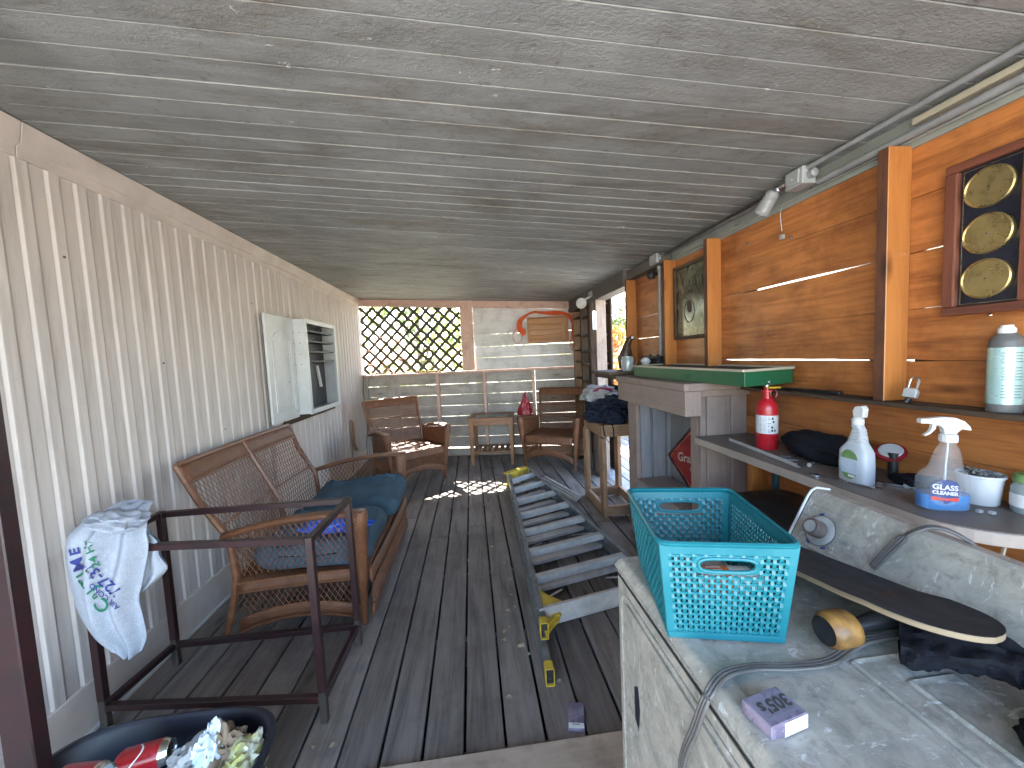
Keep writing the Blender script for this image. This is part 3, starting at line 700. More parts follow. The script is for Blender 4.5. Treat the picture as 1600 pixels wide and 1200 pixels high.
for i in range(8):
    f=.055+i*.123; a,b=lp(-1,f,.134),lp(1,f,.134); d=(b-a).normalized(); fw=Vector((-d.y,d.x,0)); g=MB(); a=a+d*.004; b=b-d*.004
    g.beam(a,b,.003,.042 if i else .075)
    for zz in (.0195,-.0195): g.beam(a+fw*.019+Vector((0,0,zz)),b+fw*.019+Vector((0,0,zz)),.038 if zz>0 else .02,.003)
    for zz in (-.012,0,.012): g.beam(a-fw*.002+Vector((0,0,zz)),b-fw*.002+Vector((0,0,zz)),.003,.0035)
    if i==0: g.beam(a-fw*.0035+Vector((0,0,-.004)),b-fw*.0035+Vector((0,0,-.004)),.003,.08)
    g.build('step',K['alu'],t,bevel=.0006)
for i in range(8):
    f=.02+i*.118
    for df,zz in ((0,.066),(.024,.05),(.048,.03)):
        a,b=lp(-1,f+.05+df,zz),lp(1,f+.05+df,zz); d=(b-a).normalized(); g=MB(); g.beam(a+d*.02,b-d*.02,.030,.022); g.build('rear_bar',K['alu'],t,bevel=.001)
for i in range(4):
    g=MB(); f=.12+i*.24; a=lp(-1,f,.095); b=lerp(lp(-1,f,.07),lp(1,f,.07),.28)+Vector((0,.13,-.02)); g.beam(a+Vector((.012,0,0)),b,.014,.003)
    a=lp(1,f,.095); b=lerp(lp(-1,f,.07),lp(1,f,.07),.72)+Vector((0,.13,-.02)); g.beam(a-Vector((.02,0,0)),b,.014,.003); g.build('brace',K['alu'],t)
g=MB(); a,b=lp(-1,1.0,0),lp(1,1.0,0); d=(b-a).normalized(); fw=Vector((-d.y,d.x,0))
g.beam(a+fw*.02+Vector((0,0,.09)),b+fw*.02+Vector((0,0,.09)),.012,.13); g.beam(a+fw*.055+Vector((0,0,.155)),b+fw*.055+Vector((0,0,.155)),.07,.008); g.beam(a+fw*.055+Vector((0,0,.03)),b+fw*.055+Vector((0,0,.03)),.07,.008)
m_=(a+b)/2
for k in (-1,0,1): g.beam(m_+d*k*.10+fw*.011+Vector((0,0,.04)),m_+d*k*.10+fw*.011+Vector((0,0,.15)),.008,.006,fw)
for k in (-.11,.11): g.lathe([(.016,0),(.028,.0),(.028,.004),(.016,.004),(.016,0)],m_+d*k+fw*.012+Vector((0,0,.09)),-fw,16)
g.build('top_cap',K['yellow'],t,bevel=.003)
g=MB()
for k,(x,y) in enumerate(((.0,.0),(.022,-.03),(.045,-.06))): g.beam(Vector((.70+x,4.16+y,.02+.03*k)),Vector((.93+x*.4,3.5+y,.02+.03*k)),.018,.024)
g.build('spreader',K['alu'],t,bevel=.002)
for s in (-1,1):
    g=MB(); a=lp(s,.055,0); k=-s
    pts=[(0,0),(.16,.0),(.15,.02),(.02,.19),(0,.19)] 
    g.prism([(0,-.13),(.13,.045),(.13,.07),(0,.05)],lambda x,y,dd: a+Vector((k*(x+.012),y,dd)),.118,.122)
    g.prism([(0,.05),(.13,.07),(.06,.14),(.0,.24)],lambda x,y,dd: a+Vector((k*(x+.012),y,dd)),.148,.151)
    g.beam(a+Vector((k*.035,-.06,.11)),a+Vector((k*.135,.05,.11)),.004,.05); g.beam(a+Vector((k*.08,.0,.13)),a+Vector((k*.10,.05,.13)),.05,.006)
    g.build('corner_gusset',K['yellow'],t,bevel=.001)
# ================================================================ STEEL FRAME, SHIRT, POST
cs=[(-.655,1.515),(-.64,1.93),(-1.50,1.945),(-1.53,1.615)]
t=thing('steel_table_frame','empty maroon square tube steel table frame with four legs on the deck','table frame',(-1.08,1.75,0))
for i,(x,y) in enumerate(cs):
    g=MB(); g.beam((x,y,.13),(x,y,.765),.028,.028,(0,1,0)); f=g.build('leg',K['steel'],t,bevel=.002)
    g=MB(); g.beam((x,y,0),(x,y,.1295),.027,.027,(0,1,0)); g.build('bare_leg_end',K['steelrust'],f,bevel=.002)
for z,nm in ((.751,'top_rail'),(.10,'bottom_rail')):
    for i in range(4):
        a=Vector((*cs[i],z)); b=Vector((*cs[(i+1)%4],z)); d=(b-a).normalized(); g=MB(); g.beam(a+d*.0145,b-d*.0145,.026,.026); g.build(nm,K['steel'],t,bevel=.002)
g=MB(); g.box(-1.208,1.02,0,-1.138,1.06,2.31); g.box(-1.222,1.005,0,-1.125,1.075,.02)
tag(rehome(g.build('steel_post',K['steel'],bevel=.003),(-1.173,1.04,0)),'dark maroon square steel post at the left edge in front of the siding wall','post')
# shirt: hangs over the left corner of the frame
def shirt():
    t=thing('draped_shirt','pale grey shirt with blue and green writing draped over the steel frame corner','shirt',(-1.5,1.6,.4))
    Lp=[(152,798),(118,822),(102,850),(104,885),(112,925),(126,962),(146,995),(168,1012),(190,1019)]
    Rp=[(205,800),(222,822),(232,850),(226,890),(222,912),(218,935),(224,965),(229,995),(222,1016)]
    def ev(P_,v):
        k=v*(len(P_)-1); i=min(int(k),len(P_)-2); f=k-i; p0=P_[max(i-1,0)];p1=P_[i];p2=P_[i+1];p3=P_[min(i+2,len(P_)-1)]
        return tuple(.5*((2*b)+(-a+c)*f+(2*a-5*b+4*c-d_)*f*f+(-a+3*b-3*c+d_)*f**3) for a,b,c,d_ in zip(p0,p1,p2,p3))
    base=1.555
    def surf(u,v,front=1):
        l=ev(Lp,v); r=ev(Rp,v); x=l[0]+(r[0]-l[0])*u; y=l[1]+(r[1]-l[1])*u+ (6*math.sin(math.pi*u) if v>.9 else 0)
        p=at(x,y,'Y',base); e=max(0,math.sin(math.pi*u))**.5*.5
        w=(.25+.75*v)
        fold=.030*math.sin(u*17+1.5*v+2.2*noise.noise(Vector((u*2,v*1.5,1))))*(0.35 if u<.42 else 1)*(1.1-.5*v)+.016*noise.noise(Vector((u*5,v*4,4)))
        bulge=.05*math.sin(math.pi*u)*(.4+.6*math.sin(math.pi*min(1,v*1.05)))
        top=.10*max(0,1-v*5)**1.5
        if front>0: return p+Vector((0,-bulge-fold*e*1.6+top,0))
        return p+Vector((0,.035*e+.01*noise.noise(Vector((u*4,v*4,9)))+top,0))
    g=MB(); g.grid(lambda u,v: surf(u,v,1),72,72); g.grid(lambda u,v: surf(u,v,-1),40,40)
    gS=g
    # hem roll closing the sides
    g.grid(lambda u,v: surf(0,u,1).lerp(surf(0,u,-1),v),30,2); g.grid(lambda u,v: surf(1,u,1).lerp(surf(1,u,-1),v),30,2); g.grid(lambda u,v: surf(u,1,1).lerp(surf(u,1,-1),v),30,2)
    g.build('shirt_body',K['shirt'],t,smooth=True)
    # sleeve on the right, over the front rail
    Ls=[(212,822),(218,850),(222,880),(219,905),(221,926)]; Rs=[(236,832),(250,845),(252,866),(262,888),(240,912)]
    def sl(u,v,f=1):
        l=ev(Ls,v); r=ev(Rs,v); p=at(l[0]+(r[0]-l[0])*u,l[1]+(r[1]-l[1])*u,'Y',1.60)
        return p+Vector((0,(-.022*max(0,math.sin(math.pi*u))**.6-.012*math.sin(u*7+v*3) if f>0 else .02*math.sin(math.pi*u)),0))
    g=MB(); g.grid(lambda u,v: sl(u,v),24,24); g.grid(lambda u,v: sl(u,v,-1),24,24); g.build('sleeve',K['shirt'],t,smooth=True)
    # bunched cloth over the rail corner
    g=MB()
    cB=at(188,812,'Y',1.56)
    def bun(u,v):
        a=2*math.pi*u; ph=math.pi*(v-.5); p=Vector((math.cos(ph)*math.cos(a),math.cos(ph)*math.sin(a),math.sin(ph)))
        k=1+.35*noise.noise(p*1.8)+.30*(.3-abs(noise.noise(Vector((p.x*2.2,p.y*2,p.z*5)))))
        return cB+Vector((p.x*.085*k,p.y*.075*k,p.z*.032*k-.02*p.x))
    g.grid(bun,60,36)
    g.build('bunched_collar',K['shirt'],t,smooth=True,weld=True)
    from mathutils.bvhtree import BVHTree
    bvh=BVHTree.FromPolygons([tuple(v) for v in gS.v],[tuple(f) for f in gS.f])
    # printed lettering following the cloth: uv directions run down the shirt, upside-down arc
    def onshirt(px,py):
        # invert surf by search on pixel
        best=None
        for i in range(0,41):
            v=i/40; l=ev(Lp,v); r=ev(Rp,v)
            y=l[1]+(r[1]-l[1])*.5
            d=abs(y-py)
            if best is None or d<best[0]: best=(d,v,l,r)
        v=best[1]
        for it in range(12):
            l=ev(Lp,v); r=ev(Rp,v); u=(px-l[0])/(r[0]-l[0]); u=min(max(u,.02),.98); y=l[1]+(r[1]-l[1])*u; v=min(max(v+(py-y)/230,.0),1)
        
        o_=Vector((0,0,H)); dd=(at(px,py,'Y',1.5)-o_).normalized(); hit=bvh.ray_cast(o_,dd)[0]
        if hit is None: hit=at(px,py,'Y',surf(u,v,1).y)
        return hit-dd*.0065
    def arcword(st,cx,cy,ang,size,mat,nm,bold=.0,bend=0,sp=1):
        g=MB(); a=R_(ang)
        def f(x,y):
            y2=y+bend*x*x; X=x*math.cos(a)-y2*math.sin(a); Yp=x*math.sin(a)+y2*math.cos(a)
            return onshirt(cx+X,cy-Yp)
        g.text(st,size,f,0,bold=bold,sp=sp); g.build(nm,K[mat],t)
    K['printgreen']=pm('print_green',(.02,.20,.10),None,20,.7); K['printblue']=pm('print_blue',(.035,.045,.24),None,20,.7)
    for m_ in ('printgreen','printblue'): pass
    for (ch_,x,y,a,c,s_) in (('C',160,946,128,'printgreen',30),('n',147,933,130,'printgreen',16),('J',144,922,128,'printgreen',26),('T',134,908,127,'printgreen',26),('I',128,897,122,'printgreen',26),('M',122,882,112,'printblue',27),('E',117,862,104,'printblue',23)):
        arcword(ch_,x,y,a,s_,c,'lettering',.5)
    arcword('727-37',160,905,138,25,'printblue','lettering',.4,0,.95)
    arcword('AIR COND',163,932,139,12,'printblue','lettering',.15)
    arcword('24 Hr',143,866,112,19,'printgreen','lettering',.3)
    return t
shirt()
# ================================================================ TRASH TUB
t=thing('trash_tub','dark navy plastic tub holding cans and crumpled wrappers at the bottom left','tub',(-.93,.93,0))
def se(a,e): return math.copysign(abs(a)**e,a)
def tubring(k,z,cx=-.925,cy=.985,ax=.300,ay=.225):
    return lambda u: Vector((cx+ax*k*se(math.cos(2*math.pi*u),.55),cy+ay*k*se(math.sin(2*math.pi*u),.55),z))
g=MB()
def tubf(u,v):
    P_=[(.80,0),(.85,.1),(.93,.25),(.98,.350),(1.04,.352),(1.045,.372),(1.0,.375),(.965,.365),(.90,.25),(.80,.03),(.0,.03)]
    k=v*(len(P_)-1); i=min(int(k),len(P_)-2); f=k-i; kk=P_[i][0]*(1-f)+P_[i+1][0]*f; z=P_[i][1]*(1-f)+P_[i+1][1]*f
    return tubring(kk,z)(u)
g.grid(tubf,64,20); g.build('tub_body',K['tub'],t,smooth=True)
def can(loc,ax,label,rot=0):
    t=thing('drink_can',label,'can',loc,0,'drink cans in the tub'); g=MB(); ax=Vector(ax).normalized(); L=Vector(loc)
    g.lathe([(.0,.004),(.024,.0),(.026,.002),(.0325,.012),(.033,.016),(.033,.098),(.0325,.102)],L,ax,28); g.build('can_body',K['canred'],t,smooth=True)
    g=MB(); g.lathe([(.0326,.102),(.0300,.112),(.0265,.119),(.0268,.121),(.0255,.1215),(.0248,.117),(.0,.117)],L,ax,28); f=g.build('can_lid',K['chrome'],t,smooth=True)
    q=Vector((0,0,1)).rotation_difference(ax)
    def wr(x,y):
        a=x/.033+rot; return L+q@Vector((.0335*math.cos(a),.0335*math.sin(a),.057+y))
    g=MB()
    for i in range(26):
        x=-.045+i*.0035; y0=.012*math.sin(i*.26)-.006
        g.add([wr(x,y0-.0022),wr(x+.0035,.012*math.sin((i+1)*.26)-.0082),wr(x+.0035,.012*math.sin((i+1)*.26)-.0038),wr(x,y0+.0022)],[(0,1,2,3)])
    g.add([wr(.030,.022),wr(.046,.022),wr(.046,.036),wr(.030,.036)],[(0,1,2,3)])
    g.build('swirl_print',K['labelw'],t)
_a=at(196,1192,'Y',1.08); _b=at(272,1170,'Y',1.10)
can(tuple(_a+(_b-_a)*-.15),tuple(_b-_a),'red drink can lying in the tub with its silver lid showing',-1.9)
can(tuple(at(92,1222,'Y',.98)),(1,-.15,.10),'second red drink can deeper in the tub left of the other can',-1.2)
def crumple(name,label,c,r,mat,seed,cat='wrapper'):
    tag(blob(name,c,r,mat,seed,.55,1.6,seed,4,.9),label,cat)
crumple('crumpled_wrapper','crumpled white paper wrapper with folds beside the red can in the tub',tuple(at(312,1190,'Y',1.08)),(.06,.05,.045),'paper',11)
crumple('paper_bag','crumpled brown paper bag standing up among the trash in the tub',tuple(at(352,1182,'Y',1.09)),(.045,.04,.062),'kraft',22,'bag')
crumple('crumpled_receipt','thin bluish white crumpled receipt leaning against the brown paper bag',tuple(at(330,1175,'Y',1.07)),(.020,.03,.055),'labelb',31,'paper')
crumple('snack_wrapper','yellow and white snack wrapper at the right side inside the tub',tuple(at(380,1192,'Y',1.05)),(.035,.05,.035),'yellowwrap',44)
crumple('foam_scrap','white torn paper scrap at the bottom of the tub below the cans',(-.88,1.00,.24),(.18,.12,.04),'paper',57,'paper')
# ================================================================ WALL CABINET
t=thing('wall_cabinet','white wall cabinet with an open panelled door and black shelves on the siding wall','cabinet',(-1.58,3.98,.99))
X0,X1,Y0,Y1,Z0,Z1=-1.583,-1.452,3.60,4.37,.99,1.838
g=MB(); g.box(X0,Y0,Z0,X1,Y0+.018,Z1); g.box(X0,Y1-.018,Z0,X1,Y1,Z1); g.box(X0,Y0+.018,Z0,X1,Y1-.018,Z0+.018); g.box(X0,Y0+.018,Z1-.018,X1,Y1-.018,Z1); g.build('carcass',K['white'],t,bevel=.002)
g=MB()
for a in ((Y0-.004,Z0-.006,Y0+.04,Z1+.006),(Y1-.04,Z0-.006,Y1+.004,Z1+.006)): g.box(X1+.0005,a[0],a[1],X1+.014,a[2],a[3])
for a in ((Y0+.041,Z0-.006,Y1-.041,Z0+.035),(Y0+.041,Z1-.035,Y1-.041,Z1+.006)): g.box(X1+.0005,a[0],a[1],X1+.014,a[2],a[3])
g.build('face_frame',K['white'],t,bevel=.002)
g=MB(); g.box(X0+.002,Y0+.019,Z0+.019,X0+.010,Y1-.019,Z1-.019); g.build('back_panel',K['slate'],t)
for z in (1.735,1.640,1.545,1.455):
    g=MB(); g.box(X0+.011,Y0+.019,z,X1-.012,Y1-.019,z+.014); g.build('shelf',K['slate'],t,bevel=.001)
g=MB(); g.box(X0+.011,Y1-.022,Z0+.02,X1-.01,Y1-.0185,1.45); g.build('inner_side',K['plaster'],t)
g=MB(); g.hexa([(X0+.012,4.10,1.42),(X0+.012,4.14,1.42),(X0+.03,4.14,1.42),(X0+.03,4.10,1.42),(X0+.012,4.17,1.20),(X0+.012,4.21,1.20),(X0+.03,4.21,1.20),(X0+.03,4.17,1.20)]); g.build('loose_slat',K['white'],t)
g=MB(); dx=-1.560; g.box(dx,3.135,.972,dx+.020,3.592,1.842); d_=g.build('door',K['white'],t,bevel=.003)
g=MB(); F=dx+.020
def pth(pts,r=.006): g.tube([(F+.001,y,z) for y,z in pts],r,6)
yl,yr,zb=3.205,3.52,1.06
arch_=[(yl,1.66)]+[(yl+(yr-yl)*k/16,1.66+.075*(math.sin(math.pi*k/16)**2)+(.012*math.sin(2*math.pi*k/8) if 2<k<14 else 0)) for k in range(17)]+[(yr,1.66)]
pth([(yl,zb)]+arch_+[(yr,zb),(yl,zb)],.0055); yl+=.03; yr-=.03
pth([(yl,zb+.035),(yl,1.63)]+[(yl+(yr-yl)*k/12,1.63+.06*math.sin(math.pi*k/12)**2) for k in range(13)]+[(yr,zb+.035),(yl,zb+.035)],.003)
g.build('raised_moulding',K['white'],d_,smooth=True)
g=MB()
for (y,z) in ((3.44,1.29),(3.55,1.03),(3.30,.985)): g.lathe([(0,0),(.005,.0),(.004,.003),(0,.003)],(F,y,z),(1,0,0),8)
for k in range(4):
    for x in (X0+.04,X0+.09): g.lathe([(0,0),(.0045,.0),(.004,.002),(0,.002)],(x,Y0,1.72-k*.095),(0,-1,0),8)
g.build('screw_holes',K['ink'],d_)
g=MB(); g.box(-1.588,3.38,.925,-1.562,4.55,.975); tag(rehome(g.build('support_board',K['darkwood'],bevel=.002),(-1.575,3.97,.925)),'rough brown board fixed to the siding directly under the wall cabinet','board')
t=thing('hinged_bracket','rusty brown wooden bracket with slots leaning on the siding wall in the left corner','bracket',(-1.57,5.22,.28))
g=MB(); g.box(-1.585,5.10,.36,-1.565,5.145,.70); g.box(-1.585,5.16,.30,-1.565,5.20,.66); g.beam((-1.572,5.12,.40),(-1.572,5.25,.27),.04,.018); g.build('bars',K['raw'],t,bevel=.002)
g=MB(); g.tube([(-1.575,5.12,.42),(-1.58,5.08,.25),(-1.575,5.05,.02)],.004,6); g.build('hanging_wire',K['black'],t,smooth=True)
for (pts,lab) in (([bl(-1.56,-.10,1.27),bl(-1.585,-.13,1.0),bl(-1.54,-.12,.6),bl(-1.58,-.14,.25),bl(-1.55,-.2,.01)],'thin dark cord hanging closest to the siding wall in the left corner'),([bl(-1.44,-.09,1.26),bl(-1.50,-.12,1.15),bl(-1.50,-.12,.7),bl(-1.47,-.16,.3),bl(-1.42,-.3,.01)],'thin grey cord looping over the rail end beside the left corner')):
    g=MB(); g.tube(pts,.0045,6); tag(rehome(g.build('electric_cord',K['black'] if 'dark' in lab else K['cable'],smooth=True),pts[-1]),lab,'cord')
# ================================================================ MANTEL
t=thing('painted_mantel','taupe painted wooden mantel like a mock fireplace against the plank wall','mantel',(1.3,2.35,0))
def bx(nm,mat,par,*a,bev=.003):
    g=MB(); g.box(*a); return g.build(nm,K[mat],par,bevel=bev)
bx('top_shelf','taupe',t,1.085,1.865,1.196,1.499,2.80,1.236)
bx('lintel','taupe',t,1.095,1.875,1.062,1.185,2.79,1.195)
bx('end_rail','taupe',t,1.186,1.925,1.155,1.499,1.95,1.195)
g=MB(); g.prism([(1.11,1.235),(1.20,1.235),(1.16,1.205),(1.11,1.20)],lambda x,z,d: Vector((x,d,z)),1.862,1.8645); g.build('corbel',K['taupe'],t)
bx('pillar_panel','taupe',t,1.232,1.962,.0,1.499,1.985,1.154,bev=.002)
bx('pillar_batten','taupe',t,1.262,1.945,.0,1.372,1.9615,1.154)
bx('pillar_batten','taupe',t,1.405,1.945,.0,1.494,1.9615,1.154)
bx('pillar_side','taupe',t,1.232,1.986,.0,1.252,2.06,1.061)
bx('far_pillar_face','taupe',t,1.20,2.72,.0,1.232,2.86,1.061)
bx('far_pillar_panel','bluegrey',t,1.2325,2.745,.0,1.499,2.77,1.061,bev=.002)
for a,b in ((1.238,1.318),(1.336,1.43),(1.447,1.478)): bx('inner_batten','bluegrey',t,a,2.725,.0,b,2.7445,1.061)
bx('inner_back','innerpanel',t,1.478,2.062,.02,1.497,2.724,1.061,bev=.001)
bx('hearth_box','bluegrey',t,1.20,2.075,.02,1.44,2.715,.44,bev=.004)
bx('hearth_top','taupe',t,1.195,2.07,.441,1.445,2.718,.462)
bx('inner_header','plaster',t,1.30,2.70,.93,1.476,2.722,1.06) if False else None
g=MB(); g.box(1.06,2.87,1.238,1.499,3.30,1.262); g.box(1.1,2.80,1.205,1.499,3.32,1.236); tag(rehome(g.build('side_shelf',K['darkwood'],bevel=.002),(1.3,3.1,1.205)),'dark brown shelf board past the far end of the mantel','shelf')
# red diamond sign standing in the opening
t=thing('diamond_sign','faded red diamond shaped metal beer sign leaning inside the mantel opening','sign',(1.44,2.34,.463))
SL=at(1046,706,'X',1.315); SD=Vector((.150,-.36,0)).normalized(); SN=Vector((SD.y,-SD.x,0)); SL.z=.703
def sg(a,b,d=0): # a along the sign to the right of the viewer (-Y), b up
    return SL+SD*(a+.20)+Vector((0,0,b-.66))+SN*d
cx_,cz_=0,.70
g=MB(); D=[(-.20,.66),(0,.895),(.20,.66),(0,.425)]
g.prism(D,lambda x,y,d: sg(x,y,d),0,.010); g.build('sign_plate',K['redsign'],t,bevel=.002)
g=MB()
for i in range(4):
    a,b=D[i],D[(i+1)%4]; g.beam(sg(*a,.012),sg(*b,.012),.010,.006,(1,0,0))
g.build('dark_rim',K['black'],t)
g=MB()
for i in range(4):
    a,b=[(x*.9,.66+(y-.66)*.9) for x,y in (D[i],D[(i+1)%4])]; g.beam(sg(*a,.0112),sg(*b,.0112),.004,.002,(1,0,0))
g.build('gold_line',K['brass'],t)
g=MB(); g.text('Grain Belt',.060,lambda x,y: sg(x,.664+y*1.35,.0125),0,bold=.0012); g.build('lettering',K['cream'],t)
g=MB(); g.text('BEER',.028,lambda x,y: sg(x,.598+y*1.3,.0125),0,sp=1.3); g.build('lettering',K['cream'],t)
g=MB(); g.lathe([(.008,0),(.009,.025),(.004,.038),(.004,.052),(0,.052)],sg(0.0,.490,.02),(0,0,1),12); g.build('bottle_mark',K['cream'],t)
# green tray on the mantel
t=thing('green_tray_box','shallow dark green wooden tray box with brown lined top resting on the mantel','box',(1.34,2.1,1.237),0)
c4=[(1.192,1.565),(1.478,1.625),(1.478,2.72),(1.175,2.68)]
def quad(c,z0,z1,sh=0): 
    m_=Vector((sum(p[0] for p in c)/4,sum(p[1] for p in c)/4)); q=[Vector(p)+(m_-Vector(p)).normalized()*sh for p in c]
    return [(p.x,p.y,z0) for p in q]+[(p.x,p.y,z1) for p in q]
g=MB(); g.hexa(quad(c4,1.2375,1.303)); bo=g.build('case',K['green'],t,bevel=.002)
g=MB(); 
for i in range(4):
    a=Vector((*c4[i],1.309)); b=Vector((*c4[(i+1)%4],1.309)); g.beam(a,b,.020,.011)
g.build('cream_rim',K['cream'],t,bevel=.001)
g=MB(); g.hexa(quad(c4,1.3035,1.3075,.02)); g.build('lining',K['felt'],t)
g=MB(); p0=Vector((1.186,1.99,1.268)); g.tube([p0+Vector((-.002,.016*math.cos(a),.013*math.sin(a))) for a in [2*math.pi*k/14 for k in range(14)]],.0018,6,closed=True); g.tube([p0+Vector((-.002,.008*math.cos(a),.008*math.sin(a))) for a in [2*math.pi*k/10 for k in range(10)]],.0018,6,closed=True); g.build('ring_pull',K['green'],bo,smooth=True)
# things behind the tray
t=thing('bird_carving','dark carved wooden bird with a curved neck on the shelf beyond the green tray','carving',(1.33,3.12,1.262))
g=MB(); g.tube([(1.30,3.14,1.275),(1.30,3.14,1.36),(1.31,3.13,1.42),(1.315,3.125,1.47),(1.335,3.12,1.515),(1.355,3.11,1.53),(1.375,3.10,1.52)],[.05,.062,.045,.030,.024,.022,.008],12); g.build('body',K['duck'],t,smooth=True)
g=MB(); g.lathe([(0,0),(.011,.003),(.010,.010),(0,.014)],(1.35,3.098,1.532),(0,-1,0),10); g.build('eye_patch',K['labelw'],t,smooth=True)
g=MB(); g.lathe([(0,0),(.048,0),(.050,.01),(.050,.09),(.045,.105),(.045,.115),(0,.115)],(1.235,2.93,1.263),(0,0,1),20)
t=tag(g.build('preserve_jar',K['jarglass'],smooth=True),'cloudy grey glass jar at the far corner of the mantel beside the carved bird','jar'); rehome(t,(1.235,2.93,1.263))
g=MB(); g.beam((1.235,2.86,1.263),(1.275,2.83,1.345),.014,.006); tag(rehome(g.build('wooden_spoon',K['teak']),(1.235,2.86,1.263)),'thin brown wooden stick leaning between the grey jar and white bulb','stick')
g=MB(); g.lathe([(0,-.03),(.022,-.026),(.038,0),(.022,.026),(0,.03)],(1.335,2.83,1.335),(0,0,1),20,sx=1,sy=1); g.lathe([(.02,0),(.022,.08),(0,.08)],(1.335,2.83,1.238),(0,0,1),12)
tag(rehome(g.build('white_bulb',K['white'],smooth=True),(1.335,2.83,1.238)),'oval white bulb shaped knob at the far end of the green tray','bulb')
g=MB(); g.box(1.38,2.72,1.345,1.47,3.0,1.372); g.tube([(1.42,2.80,1.36),(1.42,2.80,1.385)],.012,8); g.tube([(1.42,2.92,1.36),(1.42,2.92,1.385)],.010,8); g.box(1.38,2.74,1.238,1.47,2.98,1.344)
tag(rehome(g.build('dark_case',K['black'],bevel=.003),(1.42,2.86,1.238)),'black box with small metal knobs standing behind the white bulb','case')
# ================================================================ CONDUITS and fixtures
def pipe(name,pts,r,mat,label,cat='conduit',grp=None):
    g=MB(); g.tube(pts,r,10); return tag(rehome(g.build(name,K[mat],smooth=True),pts[0]),label,cat,grp)
pipe('conduit_pipe',[(1.452,-.7,2.075),(1.455,1.48,2.075)],.013,'conduit','thick grey conduit pipe along the ceiling corner, running to the spotlight box')
pipe('conduit_pipe',[(1.40,-.7,2.125),(1.405,1.48,2.128)],.010,'conduit','slim grey conduit nearest the ceiling boards, above the big post')
pipe('conduit_pipe',[(1.484,-.7,2.068),(1.484,2.0,2.068),(1.484,5.2,2.062)],.006,'fascia','thin painted conduit lowest on the metal fascia strip')
pipe('conduit_pipe',[(1.43,1.60,2.10),(1.44,2.70,2.105)],.012,'conduitd','dark conduit pipe between the spotlight box and the junction box')
pipe('conduit_pipe',[(1.43,2.86,2.105),(1.43,4.4,2.09)],.012,'conduit','grey conduit from the junction box to the round flood lamp')
pipe('conduit_pipe',[(1.452,2.81,2.07),(1.452,2.81,1.58),(1.452,2.812,1.25)],.0135,'conduit','upright grey conduit dropping from the junction box to the mantel')
pipe('black_wire',[(1.385,1.66,2.10),(1.42,2.0,2.11),(1.41,2.35,2.10),(1.43,2.66,2.10)],.007,'black','black wire sagging along the ceiling corner past the spotlight','wire')
t=thing('spotlight','grey cylinder spotlight on a square electrical box at the ceiling corner','spotlight',(1.41,1.56,2.1))
g=MB(); g.box(1.38,1.475,2.068,1.44,1.565,2.138); g.build('electrical_box',K['zinc'],t,bevel=.003)
g=MB(); g.box(1.372,1.49,2.075,1.3795,1.55,2.13); g.lathe([(0,0),(.005,0),(.004,.004),(0,.004)],(1.372,1.52,2.1),(-1,0,0),8); g.build('cover_plate',K['zinc'],t,bevel=.001)
g=MB(); g.lathe([(.016,0),(.017,.03),(.012,.034)],(1.41,1.48,2.10),(0,-1,0),12); g.build('pipe_socket',K['conduit'],t,smooth=True)
g=MB(); g.lathe([(0,-.014),(.010,-.011),(.015,0),(.010,.011),(0,.014)],(1.385,1.61,2.10),(0,0,1),12); g.tube([(1.385,1.565,2.10),(1.385,1.61,2.10)],.009,8); g.build('swivel',K['chrome'],t,smooth=True)
g=MB(); ax=Vector((-.10,.52,-.62)).normalized(); o_=Vector((1.383,1.625,2.100)); g.lathe([(0,0),(.018,.001),(.027,.010),(.031,.085),(.034,.088),(.034,.100),(.030,.100),(.028,.02),(0,.02)],o_,ax,24); g.build('lamp_cylinder',K['conduit'],t,smooth=True)
t=thing('junction_box','light grey conduit junction box at the ceiling corner above the framed picture','junction box',(1.42,2.78,2.09))
g=MB(); g.box(1.39,2.735,2.055,1.455,2.845,2.125); g.build('box_body',K['zinc'],t,bevel=.003)
g=MB(); g.lathe([(.02,0),(.02,.03),(0,.03)],(1.42,2.735,2.09),(0,-1,0),12); g.lathe([(.018,0),(.018,.03),(0,.03)],(1.452,2.81,2.055),(0,0,-1),12); g.build('pipe_socket',K['zinc'],t,smooth=True)
g=MB(); g.lathe([(0,-.035),(.025,-.03),(.037,0),(.025,.03),(0,.035)],(1.40,2.84,1.99),(0,0,1),14); g.tube([(1.40,2.84,1.99),(1.46,2.84,2.0)],.012,8); tag(rehome(g.build('black_speaker',K['black'],smooth=True),(1.40,2.84,1.96)),'small round black speaker clamped beside the upright conduit','speaker')
g=MB(); g.tube([(1.46,1.668,2.055),(1.452,1.672,2.02),(1.462,1.68,1.98),(1.47,1.682,1.94)],.0014,5); g.box(1.462,1.674,1.905,1.478,1.690,1.925); tag(rehome(g.build('hanging_wire_tag',K['zinc']),(1.47,1.682,1.905)),'thin wire with small metal tag hanging below the spotlight','wire')
t=thing('flood_lamp','round white flood lamp on a curved arm at the far ceiling corner','lamp',(1.40,4.35,2.06))
g=MB(); g.box(1.39,4.25,2.05,1.46,4.37,2.115); g.build('lamp_box',K['zinc'],t,bevel=.004)
g=MB(); g.tube([(1.40,4.33,2.06),(1.36,4.40,2.04),(1.34,4.44,2.01)],.014,8); g.build('lamp_arm',K['white'],t,smooth=True)
g=MB(); g.lathe([(.015,-.08),(.03,-.06),(.058,-.01),(.062,.0),(.05,.008),(0,.014)],(1.32,4.42,2.0),(-.45,-.8,-.15),24); g.build('lamp_bulb',K['white'],t,smooth=True)
